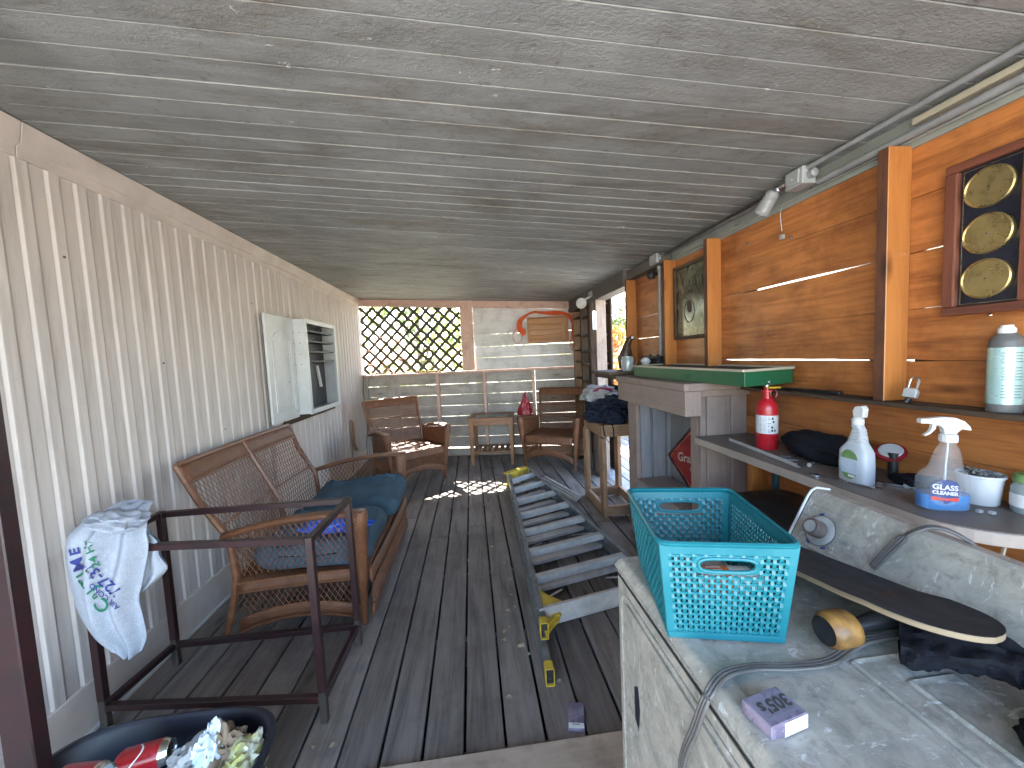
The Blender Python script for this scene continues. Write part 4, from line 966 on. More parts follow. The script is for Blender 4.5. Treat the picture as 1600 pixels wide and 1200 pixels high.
# ================================================================ DOORWAY side
t=thing('doorway_posts','pair of weathered grey wooden posts beside the bright doorway in the right wall','post',(1.46,4.25,0))
for a in ((1.405,4.17,.0,1.49,4.21,2.0),(1.44,4.212,.0,1.535,4.30,2.0),(1.41,4.302,.0,1.49,4.39,2.0)): bx('post','grey_post',t,*a)
t=thing('post_thermometer','white enamel thermometer hung on the weathered doorway post','thermometer',(1.40,4.19,1.66))
g=MB(); g.prism([(-.022,-.09),(.022,-.09),(.022,.10),(.012,.118),(-.012,.118),(-.022,.10)],lambda x,z,d: Vector((1.385+x,4.166-d,1.765+z)),0,.005); g.build('plate',K['thermo'],t,bevel=.001)
g=MB(); g.tube([(1.385,4.159,1.69),(1.385,4.159,1.85)],.003,6); g.lathe([(0,-.006),(.006,0),(0,.006)],(1.385,4.158,1.685),(0,0,1),8)
for k in range(9): g.box(1.393,4.1595,1.70+k*.018,1.400,4.1605,1.702+k*.018)
g.build('tube_and_marks',K['ink'],t)
t=thing('corner_shelf_unit','dark raw wood shelf unit built into the right back corner beside the doorway','shelf',(1.5,4.95,0))
for y in (4.44,4.80,5.16):
    bx('upright','darkwood' if y<5 else 'raw',t,1.42,y,.0,1.51,y+.04,1.985)
for z in (.45,.80,1.05,1.27,1.42,1.62,1.85): bx('shelf','raw' if z in(.80,1.27) else 'darkwood',t,1.43,4.482,z,1.66,4.798,z+.022); bx('shelf','darkwood',t,1.43,4.842,z+.03,1.66,5.158,z+.05)
bx('back_board','darkwood',t,1.662,4.40,0,1.682,6.1,2.05); bx('end_board','raw',t,1.50,5.30,0,1.66,5.32,2.05)
bx('top_plate','darkwood',t,1.40,4.42,1.986,1.64,5.26,1.998)
# ================================================================ RAW TIMBER STAND with clothes
t=thing('timber_stand','open cube stand made of unpainted two by fours in front of the doorway','stand',(1.25,3.42,0))
g_=[(1.085,3.15),(1.085,3.62),(1.40,3.62),(1.40,3.15)]
for (x,y) in g_: bx('leg','raw',t,x-.019,y-.044,.0,x+.019,y+.044,.69)
for z in (.012,.70):
    h=.085
    for y in (3.15,3.62): bx('rail','raw',t,1.067,y-.044-.0,z+.001,1.419,y-.006,z+h) if z>.1 else bx('rail','raw',t,1.105,y-.04,z,1.380,y-.002,z+h)
    for x in (1.085,1.40): bx('rail','raw',t,x-.019,3.146,z+.001,x+.019,3.574,z+h) if z>.1 else bx('rail','raw',t,x-.017,3.195,z,x+.017,3.575,z+h)
g=MB(); g.box(1.066,3.105,.786,1.42,3.63,.802); g.build('top_board',K['raw'],t,bevel=.002)
o=blob('navy_jacket',(1.25,3.36,.90),(.225,.24,.135),'navycloth',6,.35,1.8,0,5,.35); tag(o,'dark navy jacket heaped on top of the timber stand','jacket')
o=blob('patterned_cap',(1.16,3.42,1.03),(.15,.13,.085),'paper',13,.35,2.4,0,4,.3); tag(o,'pale cloth cap with a crimson stripe lying on the navy jacket','cap')
g=MB(); g.tube([(1.07+.18*k/14,3.32-.01*math.sin(k),1.075+.022*math.sin(math.pi*k/14)) for k in range(15)],.016,8,flat=.6); so_=g.build('crimson_stripe',pm('crimson_cloth',(.30,.012,.06),None,20,.8),o,smooth=True,world=False); so_.matrix_parent_inverse=Matrix.Translation(-o.location)
o=blob('dark_scarf',(1.31,3.42,1.06),(.05,.05,.05),'blackcloth',17,.35,2.4,0,3,.3); tag(o,'small dark bundle at the right end of the patterned cap','cloth')
g=MB(); pts=[(1.10,3.13,.86),(1.075,3.09,.80),(1.085,3.085,.72),(1.12,3.085,.66),(1.16,3.08,.70),(1.165,3.085,.76),(1.15,3.09,.82)]
g.tube(pts,.0045,6); tag(rehome(g.build('hanging_drawstring',K['blackcloth'],smooth=True),pts[3]),'black drawstring looping down over the front of the timber stand','cord')
# ================================================================ COUNTER and its objects
t=thing('wall_counter','brown grey counter shelf with rounded near end along the plank wall','counter',(1.34,1.3,.90))
def cpoly(z):
    P_=[(1.498,1.943),(1.185,1.943)]+[(1.185,.90)]
    for k in range(11):
        a=math.pi/2*k/10; P_.append((1.185+.20*(1-math.cos(a)),.90-.17*math.sin(a)))
    P_+=[(1.498,.725)]; return P_
g=MB(); g.prism(cpoly(0),lambda x,y,d: Vector((x,y,d)),.937,.940); g.build('counter_top',K['counter'],t)
g=MB(); g.prism(cpoly(0),lambda x,y,d: Vector((x,y,d)),.902,.9365); g.build('counter_core',K['counteredge'],t,bevel=.004,seg=2)
g=MB()
for a,b in (((1.30,.79,.905),(1.33,.85,.60)),((1.38,.77,.905),(1.46,.86,.60)),((1.29,.80,.895),(1.48,.80,.895))): g.tube([a,b],.004,6)
g.build('wire_leg',K['cream'],t,smooth=True)
t=thing('fire_extinguisher','small red fire extinguisher with a white label standing at the far end of the counter','fire extinguisher',(1.343,1.62,.941))
Z=.941
g=MB(); g.lathe([(0,0),(.040,.0),(.0435,.006),(.0435,.185),(.040,.205),(.028,.225),(.022,.232),(0,.232)],(1.343,1.62,Z),n=32); g.build('cylinder',K['red'],t,smooth=True)
g=MB(); g.lathe([(.0439,.075),(.0439,.158)],(1.343,1.62,Z),n=32); lb=g.build('label',K['labelw'],t,smooth=True)
g=MB(); 
def ew(x,y):
    a=-2.2+x/.0442; return Vector((1.343+.0443*math.cos(a),1.62+.0443*math.sin(a),Z+y))
for k in range(11):
    for (a,b) in ((-.030,-.004),(.002,.012)):
        if k in(3,7): continue
        y=.083+k*.0065; g.add([ew(a,y),ew(b-.004*(k%3),y),ew(b-.004*(k%3),y+.0022),ew(a,y+.0022)],[(0,1,2,3)])
for (a,y) in ((.014,.085),(.026,.085),(.014,.100),(.02,.125),(.016,.14)): g.add([ew(a,y),ew(a+.008,y),ew(a+.008,y+.010),ew(a,y+.010)],[(0,1,2,3)])
g.build('printed_panel',K['ink'],lb)
g=MB(); g.lathe([(.018,.232),(.018,.262),(.022,.264),(.022,.272),(.012,.274),(.012,.288),(0,.288)],(1.343,1.62,Z),n=20); g.build('valve',K['red'],t,smooth=True)
g=MB(); g.tube([(1.343+.016+.016*math.cos(a),1.60,Z+.255+.022*math.sin(a)) for a in [2*math.pi*k/16 for k in range(16)]],.0035,6,closed=True); g.build('pull_ring',K['redplastic'],t,smooth=True)
g=MB(); g.tube([(1.325,1.60,Z+.283),(1.385,1.59,Z+.283)],.004,6); g.build('safety_pin',K['yellow'],t,smooth=True)
g=MB(); g.lathe([(0,0),(.010,0),(.010,.018),(0,.02)],(1.335,1.61,Z+.288),n=12); g.tube([(1.335,1.61,Z+.30),(1.32,1.58,Z+.312)],.005,6); g.build('nozzle',K['chrome'],t,smooth=True)
t=thing('metal_angle_strip','long silver metal angle strip lying on the counter in front of the fire extinguisher','metal strip',(1.26,1.55,.941))
g=MB(); g.beam((1.292,1.80,.943),(1.235,1.33,.943),.016,.002); g.beam((1.284,1.80,.950),(1.227,1.33,.950),.002,.014); g.build('strip',K['alu'],t)
def ringloft(g,rings,n=32,e=.6,mi=0):
    vs=[];fs=[];uv=[]
    for (cx,cy,z,a,b,rz) in rings:
        for k in range(n):
            th=2*math.pi*k/n; x=a*se(math.cos(th),e); y=b*se(math.sin(th),e); c,s_=math.cos(rz),math.sin(rz); vs.append(Vector((cx+x*c-y*s_,cy+x*s_+y*c,z)))
    for i in range(len(rings)-1):
        for k in range(n):
            k2=(k+1)%n; fs.append((i*n+k,i*n+k2,(i+1)*n+k2,(i+1)*n+k)); uv.append([(k/n,i),((k+1)/n,i),((k+1)/n,i+1),(k/n,i+1)])
    fs+= [tuple(range(n))[::-1],tuple((len(rings)-1)*n+k for k in range(n))]; uv+=[[(0,0)]*n]*2
    g.add(vs,fs,uv,mi)
# white bottle
t=thing('white_spray_bottle','white ribbed plastic bottle with a green and blue landscape label on the counter','bottle',(1.285,1.155,.941))
g=MB(); c=(1.283,1.150)
R1=[(0,.0,.024,.046),(.004,.0,.027,.049),(.06,.0,.0275,.050),(.105,.0,.0265,.048),(.118,.002,.023,.040),(.130,.004,.020,.031)]
rr=[(c[0]+o,c[1],Z+z,a,b,0) for z,o,a,b in R1]
for k in range(7): z=.134+k*.0075; a=.0195-.0006*k; rr+=[(c[0]+.004,c[1]-.002*k*.3,Z+z,a,.029-.0018*k,0),(c[0]+.004,c[1]-.002*k*.3,Z+z+.0035,a-.0022,.026-.0018*k,0)]
rr+=[(c[0]+.002,c[1],Z+.190,.015,.016,0),(c[0]+.002,c[1],Z+.196,.0135,.0135,0)]
ringloft(g,rr,36,.55); g.build('bottle_body',K['whiteplastic'],t,smooth=True)
g=MB(); g.lathe([(.016,.196),(.017,.20),(.017,.215),(.012,.219),(.012,.222),(0,.222)],(c[0]+.002,c[1],Z),n=20); g.build('screw_cap',K['white'],t,smooth=True)
g=MB(); g.prism([(-.020,0),(.012,0),(.016,.020),(.006,.036),(-.016,.040),(-.024,.030)],lambda x,z,d: Vector((c[0]+.002+d,c[1]-x*-1-.004,Z+.222+z)),-.010,.010); g.build('spray_head',K['white'],t,bevel=.003,seg=2)
lx=c[0]-.0279
def lab(y,z,d=0): return Vector((lx-d,c[1]-y,Z+z))
g=MB(); pl=[(.030*math.cos(a),.062+.050*se(math.sin(a),.7)) for a in [2*math.pi*k/24 for k in range(24)]]; g.prism(pl,lambda y,z,d: lab(y,z,d),0,.0006); L_=g.build('label',K['labelb'],t)
for q_s in ([(y,z) for y,z in pl if z>.080],[(y,z) for y,z in pl if z<.038]):
    g=MB(); g.prism(q_s,lambda y,z,d: lab(y,z,.0007+d),0,.0004); g.build('label_green_band',K['labelg'],L_)
g=MB(); g.prism([(-.002,.020),(.020,.020),(.020,.028),(-.002,.028)],lambda y,z,d: lab(y,z,.0012+d),0,.0004); g.prism([(-.02,.055),(.02,.052),(.02,.054),(-.02,.057)],lambda y,z,d: lab(y,z,.0012+d),0,.0004); g.build('label_print',K['labelw'],L_)
# glass cleaner
t=thing('glass_cleaner_bottle','clear trigger spray bottle of blue glass cleaner standing on the counter','spray bottle',(1.288,.915,.941))
cc=(1.288,.915); rz=R_(-20)
prof=[(0,.052,.026,0),(.004,.057,.029,0),(.05,.0585,.030,0),(.085,.057,.029,0),(.100,.052,.027,.002),(.110,.040,.024,.004),(.120,.034,.022,.006),(.150,.028,.020,.008),(.170,.022,.017,.010),(.182,.015,.014,.010),(.190,.0135,.0135,.010)]
def rr_(k): return [(cc[0]+o*math.cos(rz),cc[1]+o*math.sin(rz),Z+z,a*k,b*k,rz) for z,a,b,o in prof]
g=MB(); ringloft(g,rr_(1),40,.72); g.build('clear_shell',K['clear'],t,smooth=True)
g=MB(); ringloft(g,[(q[0],q[1],q[2]+.002,q[3]*.965,q[4]*.955,q[5]) for q in rr_(1)[:2]]+[(cc[0],cc[1],Z+.044,.0565,.0285,rz)],40,.72); g.build('blue_liquid',K['liquid'],t,smooth=True)
q_=Matrix.Rotation(rz,3,'Z')
def gl(x,y,z): return Vector((cc[0],cc[1],Z))+q_@Vector((x,y,z))
g=MB(); g.tube([gl(.010,0,.185),gl(.006,0,.12),gl(.004,0,.006)],.0022,6); g.build('dip_tube',K['whiteplastic'],t,smooth=True)
fy=lambda x,z: -.0305
def curve(x): return -.0306*(1-abs(x/.0585)**2.8)**(1/2.8) if abs(x)<.0585 else 0
def onb(x,z,d=0): return gl(x,curve(x)-.0006-d,z)
def flatshape(g,pts,d,mi=0):
    n=len(pts); cx=sum(p[0] for p in pts)/n; cz=sum(p[1] for p in pts)/n
    g.add([onb(*p,d) for p in pts]+[onb(cx,cz,d)]+[onb(cx+(p[0]-cx)*.5,cz+(p[1]-cz)*.5,d) for p in pts],[(i,(i+1)%n,n+1+(i+1)%n,n+1+i) for i in range(n)]+[(n+1+i,n+1+(i+1)%n,n) for i in range(n)],None,mi)
g=MB(); flatshape(g,[(-.012+.033*math.cos(a)*(1 if abs(math.sin(a))<.6 else .95),.052+.036*se(math.sin(a),.8)) for a in [2*math.pi*k/30 for k in range(30)]],.0002); L_=g.build('label',K['clear'],t)
g=MB(); flatshape(g,[(-.044,.044),(-.044,.076),(-.022,.090),(.010,.085),(.016,.072),(.016,.040),(-.012,.022)],.0006); g.build('label_navy_field',K['navyl'],L_)
g=MB(); flatshape(g,[(-.042,.042),(.015,.040),(.015,.030),(-.042,.032)],.0010); flatshape(g,[(-.026,.0375),(.006,.0365),(-.01,.031)],.0010); g.build('label_red_band',K['redl'],L_)
for st,zz,sz_ in (('GLASS',.068,.0195),('CLEANER',.0525,.0128)):
    g=MB(); g.text(st,sz_,lambda x,y: onb(x-.014,y+zz-x*.08,.0016),0,bold=.0006); g.build('lettering',K['white'],L_)
g=MB(); g.prism([(-.03,.026),(-.008,.026),(-.008,.028),(-.03,.028)],lambda x,z,d: onb(x,z,d),0,.0004); g.build('small_print',K['navyl'],L_)
g=MB(); g.lathe([(.017,.188),(.018,.192),(.018,.208),(.015,.211),(0,.211)],gl(.010,0,0),n=24)
for k in range(16):
    a=2*math.pi*k/16; g.box(*(Vector(gl(.010,0,.190))+Vector((.018*math.cos(a)-.0008,.018*math.sin(a)-.0008,0))),*(Vector(gl(.010,0,.206))+Vector((.018*math.cos(a)+.0008,.018*math.sin(a)+.0008,0))))
g.build('collar',K['white'],t)
hd=[(-.058,.240),(-.058,.254),(-.040,.254),(-.010,.258),(.020,.256),(.040,.246),(.052,.232),(.056,.220),(.044,.222),(.034,.224),(.026,.216),(.024,.211),(-.004,.211),(-.006,.226),(-.016,.234),(-.040,.240)]
g=MB(); g.prism(hd,lambda x,z,d: gl(x,d,z),-.0095,.0095); g.build('trigger_head',K['white'],t,bevel=.003,seg=2)
g=MB(); g.prism([(-.030,.238),(-.020,.236),(-.022,.224),(-.034,.210),(-.046,.204),(-.047,.208),(-.036,.216),(-.031,.226)],lambda x,z,d: gl(x,d,z),-.006,.006); g.build('trigger',K['white'],t,bevel=.0015)
# tub with nails, jar, spray can
t=thing('nail_tub','white plastic tub full of loose nails behind the glass cleaner bottle','tub',(1.425,.93,.941))
g=MB(); g.lathe([(0,.002),(.034,.0),(.038,.004),(.045,.078),(.049,.080),(.049,.086),(.044,.086),(.041,.07),(.0,.07)],(1.425,.925,Z),n=28); g.build('tub_body',K['whiteplastic'],t,smooth=True)
g=MB()
for k in range(34):
    a=random.uniform(0,6.28); r=random.uniform(0,.03); x,y=1.425+r*math.cos(a),.925+r*math.sin(a); d=Vector((random.gauss(0,1),random.gauss(0,1),random.uniform(-.1,.5))).normalized()*.022; c_=Vector((x,y,Z+.078+random.uniform(0,.014))); g.tube([c_-d,c_+d],.0016,5); g.lathe([(0,0),(.004,.0),(0,.001)],c_+d,d.normalized(),6)
tag(g.build('nails',K['conduitd'],t),kind='stuff')
t=thing('screw_jar','glass jar of dark screws with a green lid and white label at the right edge','jar',(1.452,.845,.941))
g=MB(); g.lathe([(0,0),(.030,0),(.033,.006),(.033,.068),(.026,.082),(0,.082)],(1.452,.842,Z),n=24); g.build('jar_body',K['jarglass'],t,smooth=True)
g=MB(); g.lathe([(.0336,.018),(.0336,.052)],(1.452,.842,Z),n=24); g.build('label',K['labelw'],t,smooth=True)
g=MB(); g.lathe([(.028,.082),(.030,.084),(.030,.100),(.027,.104),(0,.104)],(1.452,.842,Z),n=24); g.build('lid',K['labelg'],t,smooth=True)
for (a,lab_) in (((1.335,.865),'small square metal nut block lying in front of the nail tub'),((1.352,.85),'second tiny metal block touching the nut block near the jar')):
    g=MB(); x,y=a; g.box(x,y,Z,x+.013,y+.010,Z+.008); tag(rehome(g.build('metal_block',K['zinc'],bevel=.001),(x,y,Z)),lab_,'metal block')
o=blob('tool_pouch',(1.40,1.40,.99),(.075,.16,.062),'blackcloth',9,.2,1.6,0,4,.25); tag(o,'black fabric tool pouch lying on the counter behind the white bottle','pouch')
t=thing('grinder_disc','red and white round disc tool leaning on the plank wall behind the white bottle','disc tool',(1.45,1.21,.98))
g=MB(); g.lathe([(0,0),(.034,.0),(.042,.004),(.042,.010),(.032,.013),(0,.013)],(1.45,1.18,1.018),(-.62,-.35,1),28); g.build('disc_shell',K['redplastic'],t,smooth=True)
g=MB(); g.lathe([(0,0),(.033,0),(.030,.003),(0,.004)],(1.444,1.176,1.030),(-.62,-.35,1),28); g.build('disc_pad',K['plaster'],t,smooth=True)
g=MB(); g.tube([(1.435,1.16,.945),(1.435,1.16,1.025)],.014,10); g.build('disc_stem',K['black'],t,smooth=True)
def wrench(a,b,label):
    a=Vector(a); b=Vector(b); d=(b-a).normalized(); s_=Vector((-d.y,d.x,0)); t=thing('wrench',label,'wrench',a); g=MB()
    g.beam(a+d*.018,b-d*.018,.009,.004)
    for c_,k in ((a,1),(b,-1)):
        pts=[(.0,-.013),(.012,-.013),(.02,-.005),(.02,.005),(.012,.013),(0,.013),(-.008,.012),(-.008,.006),(.004,.005),(.004,-.005),(-.008,-.006),(-.008,-.012)]
        g.prism(pts,lambda x,y,dd: c_+d*k*x+s_*y+Vector((0,0,dd)),-.003,.003)
    g.build('wrench_body',K['chrome'],t)
wrench((1.205,1.235,.9445),(1.27,1.07,.9445),'shiny open ended wrench on the counter front edge, passing behind the white bottle')
wrench((1.33,1.12,.9445),(1.40,1.02,.9445),'short steel wrench lying on the counter between the white bottle and the glass cleaner')
for k,(x,y,r) in enumerate(((1.30,1.34,.5),(1.27,1.40,-.4),(1.38,1.08,.9),(1.41,1.0,.2),(1.34,1.24,1.4),(1.29,1.45,.1))):
    g=MB(); c_=Vector((x,y,Z+.007)); d=Vector((math.cos(r),math.sin(r),0))*.022
    g.tube([c_-d,c_,c_+d],[.004,.006,.003],7); g.lathe([(0,-.006),(.008,-.005),(.008,.005),(0,.006)],c_-d,d.normalized(),8)
    tag(rehome(g.build('loose_fitting',K['conduitd' if k%2 else 'zinc'],smooth=True),(x,y,Z)),'small loose metal fitting among the tools on the counter','fitting','loose metal fittings on the counter')
o=blob('dark_rag',(1.42,1.05,.956),(.05,.085,.016),'blackcloth',19,.4,2,0,4,.4); tag(o,'flat black rag on the counter between the two spray bottles','rag')
# on the ledge
t=thing('aerosol_can','tall aerosol can with pale green label and white cap on the ledge under the dials','aerosol can',(1.452,.905,1.206))
g=MB(); g.lathe([(0,0),(.032,.0),(.033,.004),(.0325,.19),(.030,.196),(.024,.208),(.018,.214),(0,.214)],(1.452,.90,1.206),n=28); g.build('can_body',K['conduitd'],t,smooth=True)
g=MB(); g.lathe([(.0335,.022),(.0335,.176)],(1.452,.90,1.206),n=28); lb=g.build('label',K['lightgreen'],t,smooth=True)
g=MB()
for k in range(16):
    for (a0,a1) in ((-2.75,-2.25),(-2.1,-1.55)):
        z=1.206+.04+k*.008; e=a1-.1*((k*7)%4)/3
        if k%6==5: continue
        g.add([Vector((1.452+.0338*math.cos(a),.90+.0338*math.sin(a),zz)) for a,zz in ((a0,z),((a0+e)/2,z),(e,z),(e,z+.0022),((a0+e)/2,z+.0022),(a0,z+.0022))],[(0,1,4,5),(1,2,3,4)])
g.build('label_print',K['conduitd'],lb)
g=MB(); g.lathe([(.016,.214),(.017,.218),(.017,.226),(.012,.232),(.012,.236),(0,.236)],(1.452,.90,1.206),n=20); g.build('cap',K['labelw'],t,smooth=True)
t=thing('padlock','grey steel padlock hanging tilted beside the big post above the ledge','padlock',(1.44,1.12,1.21))
pc=Vector((1.425,1.105,1.236)); ux=Vector((.25,-.95,-.1)).normalized(); uz=Vector((.30,-.02,1)).normalized()
ux=(ux-uz*ux.dot(uz)).normalized(); un=ux.cross(uz)
def pk(x,z,d): return pc+ux*x+uz*z+un*d
g=MB(); g.prism([(-.017,-.012),(.017,-.012),(.018,.012),(.013,.019),(-.013,.019),(-.018,.012)],lambda x,z,d: pk(x,z,d),-.010,.010); g.build('lock_body',K['zinc'],t,bevel=.003,seg=2)
g=MB(); g.tube([pk(-.011,.018,0),pk(-.011,.045,0)]+[pk(-.011*math.cos(a),.045+.011*math.sin(a),0) for a in [math.pi*k/8 for k in range(1,8)]]+[pk(.011,.045,0),pk(.011,.018,0)],.0032,8); g.build('shackle',K['chrome'],t,smooth=True)
g=MB(); g.tube([pk(0,-.014,0),pk(-.004,-.03,.0)],.009,8); g.build('hasp',K['black'],t,smooth=True)
g=MB(); g.beam((1.45,1.64,1.212),(1.455,1.50,1.212),.014,.010); g.beam((1.455,1.50,1.213),(1.455,1.37,1.213),.022,.014); tag(rehome(g.build('utility_knife',K['black'],bevel=.003),(1.453,1.5,1.206)),'black handled knife lying on the ledge left of the big post','knife')
# ================================================================ UNDER COUNTER
bx_=MB(); bx_.tube([(1.455,1.70,0),(1.455,1.70,.90)],.016,12); tag(rehome(bx_.build('teal_pipe',pm('teal_pipe_paint',(.01,.06,.085),None,20,.4),smooth=True),(1.455,1.70,0)),'dark teal upright pipe under the far end of the counter','pipe')
bx_=MB(); bx_.tube([(1.45,1.19,0),(1.45,1.19,.90)],.016,12); tag(rehome(bx_.build('teal_pipe',K['teal'] if False else bpy.data.materials['teal_pipe_paint'],smooth=True),(1.45,1.19,0)),'dark teal upright pipe under the middle of the counter behind the dryer console','pipe')
t=thing('storage_bin','large pale grey bin with a black lid standing under the counter','bin',(1.33,1.42,0))
g=MB(); ringloft(g,[(1.31,1.42,0,.13,.20,0),(1.31,1.42,.70,.15,.235,0)],32,.35); g.build('bin_body',K['plaster'],t,smooth=True)
g=MB(); ringloft(g,[(1.31,1.42,.701,.158,.245,0),(1.31,1.42,.725,.160,.247,0),(1.31,1.42,.74,.13,.21,0)],32,.35); g.build('bin_lid',K['black'],t,smooth=True)
# ================================================================ PICTURE and DIALS
def reflm():
    m,t_,b=nodes('murky_picture'); tc=N(t_,'ShaderNodeTexCoord').outputs['Object']
    f=noise_(t_,mapp(t_,tc,(1,9,6)),1.3,5,.6,1.2); c=ramp(t_,f,[(.36,(.018,.016,.010)),(.52,(.075,.070,.042)),(.60,(.15,.14,.085)),(.68,(.05,.055,.025))])
    t_.links.new(c,b.inputs['Base Color']); b.inputs['Roughness'].default_value=.12; b.inputs['Specular IOR Level'].default_value=.6; return m
t=thing('framed_picture','dark murky framed picture hung between the studs above the mantel','picture',(1.48,2.45,1.48))
y0,y1,z0,z1=2.262,2.648,1.482,1.99
g=MB(); g.box(1.482,y0,z0,1.493,y1,z1); g.build('picture_surface',reflm(),t)
for a in ((y0,z0,y1,z0+.024),(y0,z1-.024,y1,z1),(y0,z0+.0245,y0+.022,z1-.0245),(y1-.022,z0+.0245,y1,z1-.0245)): bx('frame_bar','cream' if False else 'darkwood',t,1.468,a[0],a[1],1.4815,a[2],a[3])
g=MB(); g.lathe([(0,0),(.035,0),(.035,.001),(0,.001)],(1.4815,2.47,1.70),(-1,0,0),24,sx=1.2,sy=.8); g.build('oval_figure',K['felt'],t)
g=MB()
for a in (2.50,2.42,2.35): g.tube([(1.4812,a+.02*math.cos(q),1.84+.05*math.sin(q)) for q in [math.pi*k/8 for k in range(9)]],.004,5,flat=.3)
g.tube([(1.4812,2.47+.06*math.cos(q),1.67+.075*math.sin(q)) for q in [2*math.pi*k/20 for k in range(20)]],.004,5,closed=True); g.build('faint_lines',pm('faint_paint',(.14,.13,.09),None,9,.4),t)
t=thing('weather_station','mahogany framed navy board with three brass weather dials hung on the plank wall','weather station',(1.485,.95,1.49))
y0,y1,z0,z1=.862,1.058,1.480,1.928
g=MB(); g.box(1.478,y0+.02,z0+.02,1.492,y1-.02,z1-.02); bd=g.build('board',K['navy'],t)
for a in ((y0,z0,y1,z0+.026),(y0,z1-.026,y1,z1),(y0,z0+.0262,y0+.030,z1-.0262),(y1-.030,z0+.0262,y1,z1-.0262)):
    g=MB(); g.box(1.462,a[0],a[1],1.493,a[2],a[3]); 
    f=g.build('frame_bar',K['mahog'],t,bevel=.004,seg=2)
g=MB()
for (a,b) in (((y0+.036,z0+.032),(y1-.036,z0+.032)),((y1-.036,z0+.032),(y1-.036,z1-.032)),((y1-.036,z1-.032),(y0+.036,z1-.032)),((y0+.036,z1-.032),(y0+.036,z0+.032))): g.beam((1.4775,*a),(1.4775,*b),.0012,.001,(1,0,0))
g.build('pinstripe',K['brass'],bd)
yc=(y0+y1)/2
for z,kind in ((1.832,'hygro'),(1.704,'baro'),(1.578,'thermo')):
    g=MB(); g.lathe([(.054,0),(.056,.004),(.0555,.012),(.052,.014),(.050,.010)],(1.478,yc,z),(-1,0,0),40); rm=g.build('dial_rim',K['brass'],t,smooth=True)
    g=MB(); g.lathe([(.0505,0),(.0505,.006),(0,.006)],(1.478,yc,z),(-1,0,0),40); g.build('dial_face',K['dial'],rm)
    g=MB(); X=1.4717
    X=1.4708
    def dp(r,a): return Vector((X,yc-r*math.sin(a),z+r*math.cos(a)))
    for k in range(0,60):
        a=R_(-140+280*k/59); r1=.040 if k%5 else .037
        g.beam(dp(r1,a),dp(.043,a),.0009 if k%5 else .002,.0003,(1,0,0))
    for rr0 in (.044,.030): g.tube([dp(rr0,R_(-140+280*k/40)) for k in range(41)],.0007,4)
    for k in range(9):
        a=R_(-128+256*k/8); g.text(str({'hygro':20,'baro':28,'thermo':0}[kind]+k*(10 if kind!='baro' else 1)) if False else '0',.0001,lambda x,y: dp(.034,a)+Vector((0,-x,y)),0) if False else g.beam(dp(.0325,a)+Vector((0,.002,0)),dp(.0325,a)-Vector((0,.002,0)),.0042,.0003,(1,0,0))
    g.build('dial_marks',K['greyprint'],rm)
    g=MB(); aa={'hygro':R_(35),'baro':R_(-40),'thermo':R_(90)}[kind]
    g.beam(dp(-.018,aa)-Vector((.002,0,0)),dp(.032,aa)-Vector((.002,0,0)),.0022,.0008,(1,0,0),w1=.0006,t1=.0008); g.lathe([(0,0),(.005 if kind=='baro' else .0025,0),(.002,.004),(0,.004)],(X-.001,yc,z),(-1,0,0),12); g.build('dial_needle',K['ink'],rm)
for z in (1.934,1.474):
    g=MB(); g.lathe([(0,0),(.0035,.0),(.0045,.004),(0,.007)],(1.494,yc,z),(-1,0,0),8); tag(rehome(g.build('wall_screw',K['chrome'],smooth=True),(1.494,yc,z)),'small silver screw just %s the frame with the three dials'%('above' if z>1.7 else 'below'),'screw')
# ================================================================ CEDAR HATCH and ORANGE CORD on the back wall
t=thing('cedar_hatch','orange brown cedar box lid mounted on the white planks of the back wall','hatch',bl(1.13,-.01,1.6),BR)
xa,xb,za,zb=.845,1.415,1.600,1.950
for (a,b) in ((xa,xa+.022),(xb-.022,xb)):
    g=MB(); lbox(g,a,-.095,za,b,.0035,zb); g.build('side',K['boxwood'],t,bevel=.002)
for (a,b) in ((za,za+.02),(zb-.02,zb)):
    g=MB(); lbox(g,xa+.0225,-.094,a,xb-.0225,.0035,b); g.build('side',K['boxwood'],t,bevel=.002)
for k in range(4):
    g=MB(); h=(zb-za-.042)/4; lbox(g,xa+.0235,-.085,za+.0215+k*h,xb-.0235,-.065,za+.020+(k+1)*h-.001); g.build('panel_board',K['boxwood'],t,bevel=.002)
g=MB(); lbox(g,xb-.10,-.092,za+.022,xb-.05,-.0855,zb-.022); g.build('batten',K['boxwood'],t,bevel=.002)
g=MB()
for k in range(22):
    pts=[]; o1=random.uniform(-.055,.055); o2=random.uniform(-.02,.03); zl=random.uniform(1.70,1.80); zr=random.uniform(1.55,1.72)
    ctrl=[(.80+o1*.4,-.07,zl),(.74+o1*.6,-.08,1.80),(.745+o1*.5,-.08,1.90),(.83+o1,-.07+o2*.6,1.985+o1*.4),(.95,-.07+o2,2.02+o2*.5),(1.15,-.06+o2,2.00+o1*.35),(1.35,-.06+o2,1.985+o1*.3),(1.45+o1*.4,-.07,1.93+o2),(1.495+o1*.5,-.08,1.80),(1.50+o1,-.07,zr)]
    for i in range(len(ctrl)-1):
        p0=ctrl[max(i-1,0)];p1=ctrl[i];p2=ctrl[i+1];p3=ctrl[min(i+2,len(ctrl)-1)]
        for j in range(5):
            f=j/5; pts.append(bl(*[.5*((2*b)+(-a+c)*f+(2*a-5*b+4*c-d_)*f*f+(-a+3*b-3*c+d_)*f**3)+.003*math.sin(i*5+j+k) for a,b,c,d_ in zip(p0,p1,p2,p3)]))
    g.tube(pts,.0075,6)
g.tube([bl(.70+.065*math.cos(a),-.06,1.70+.10*math.sin(a)) for a in [2*math.pi*k/24 for k in range(24)]],.0045,6,closed=True)
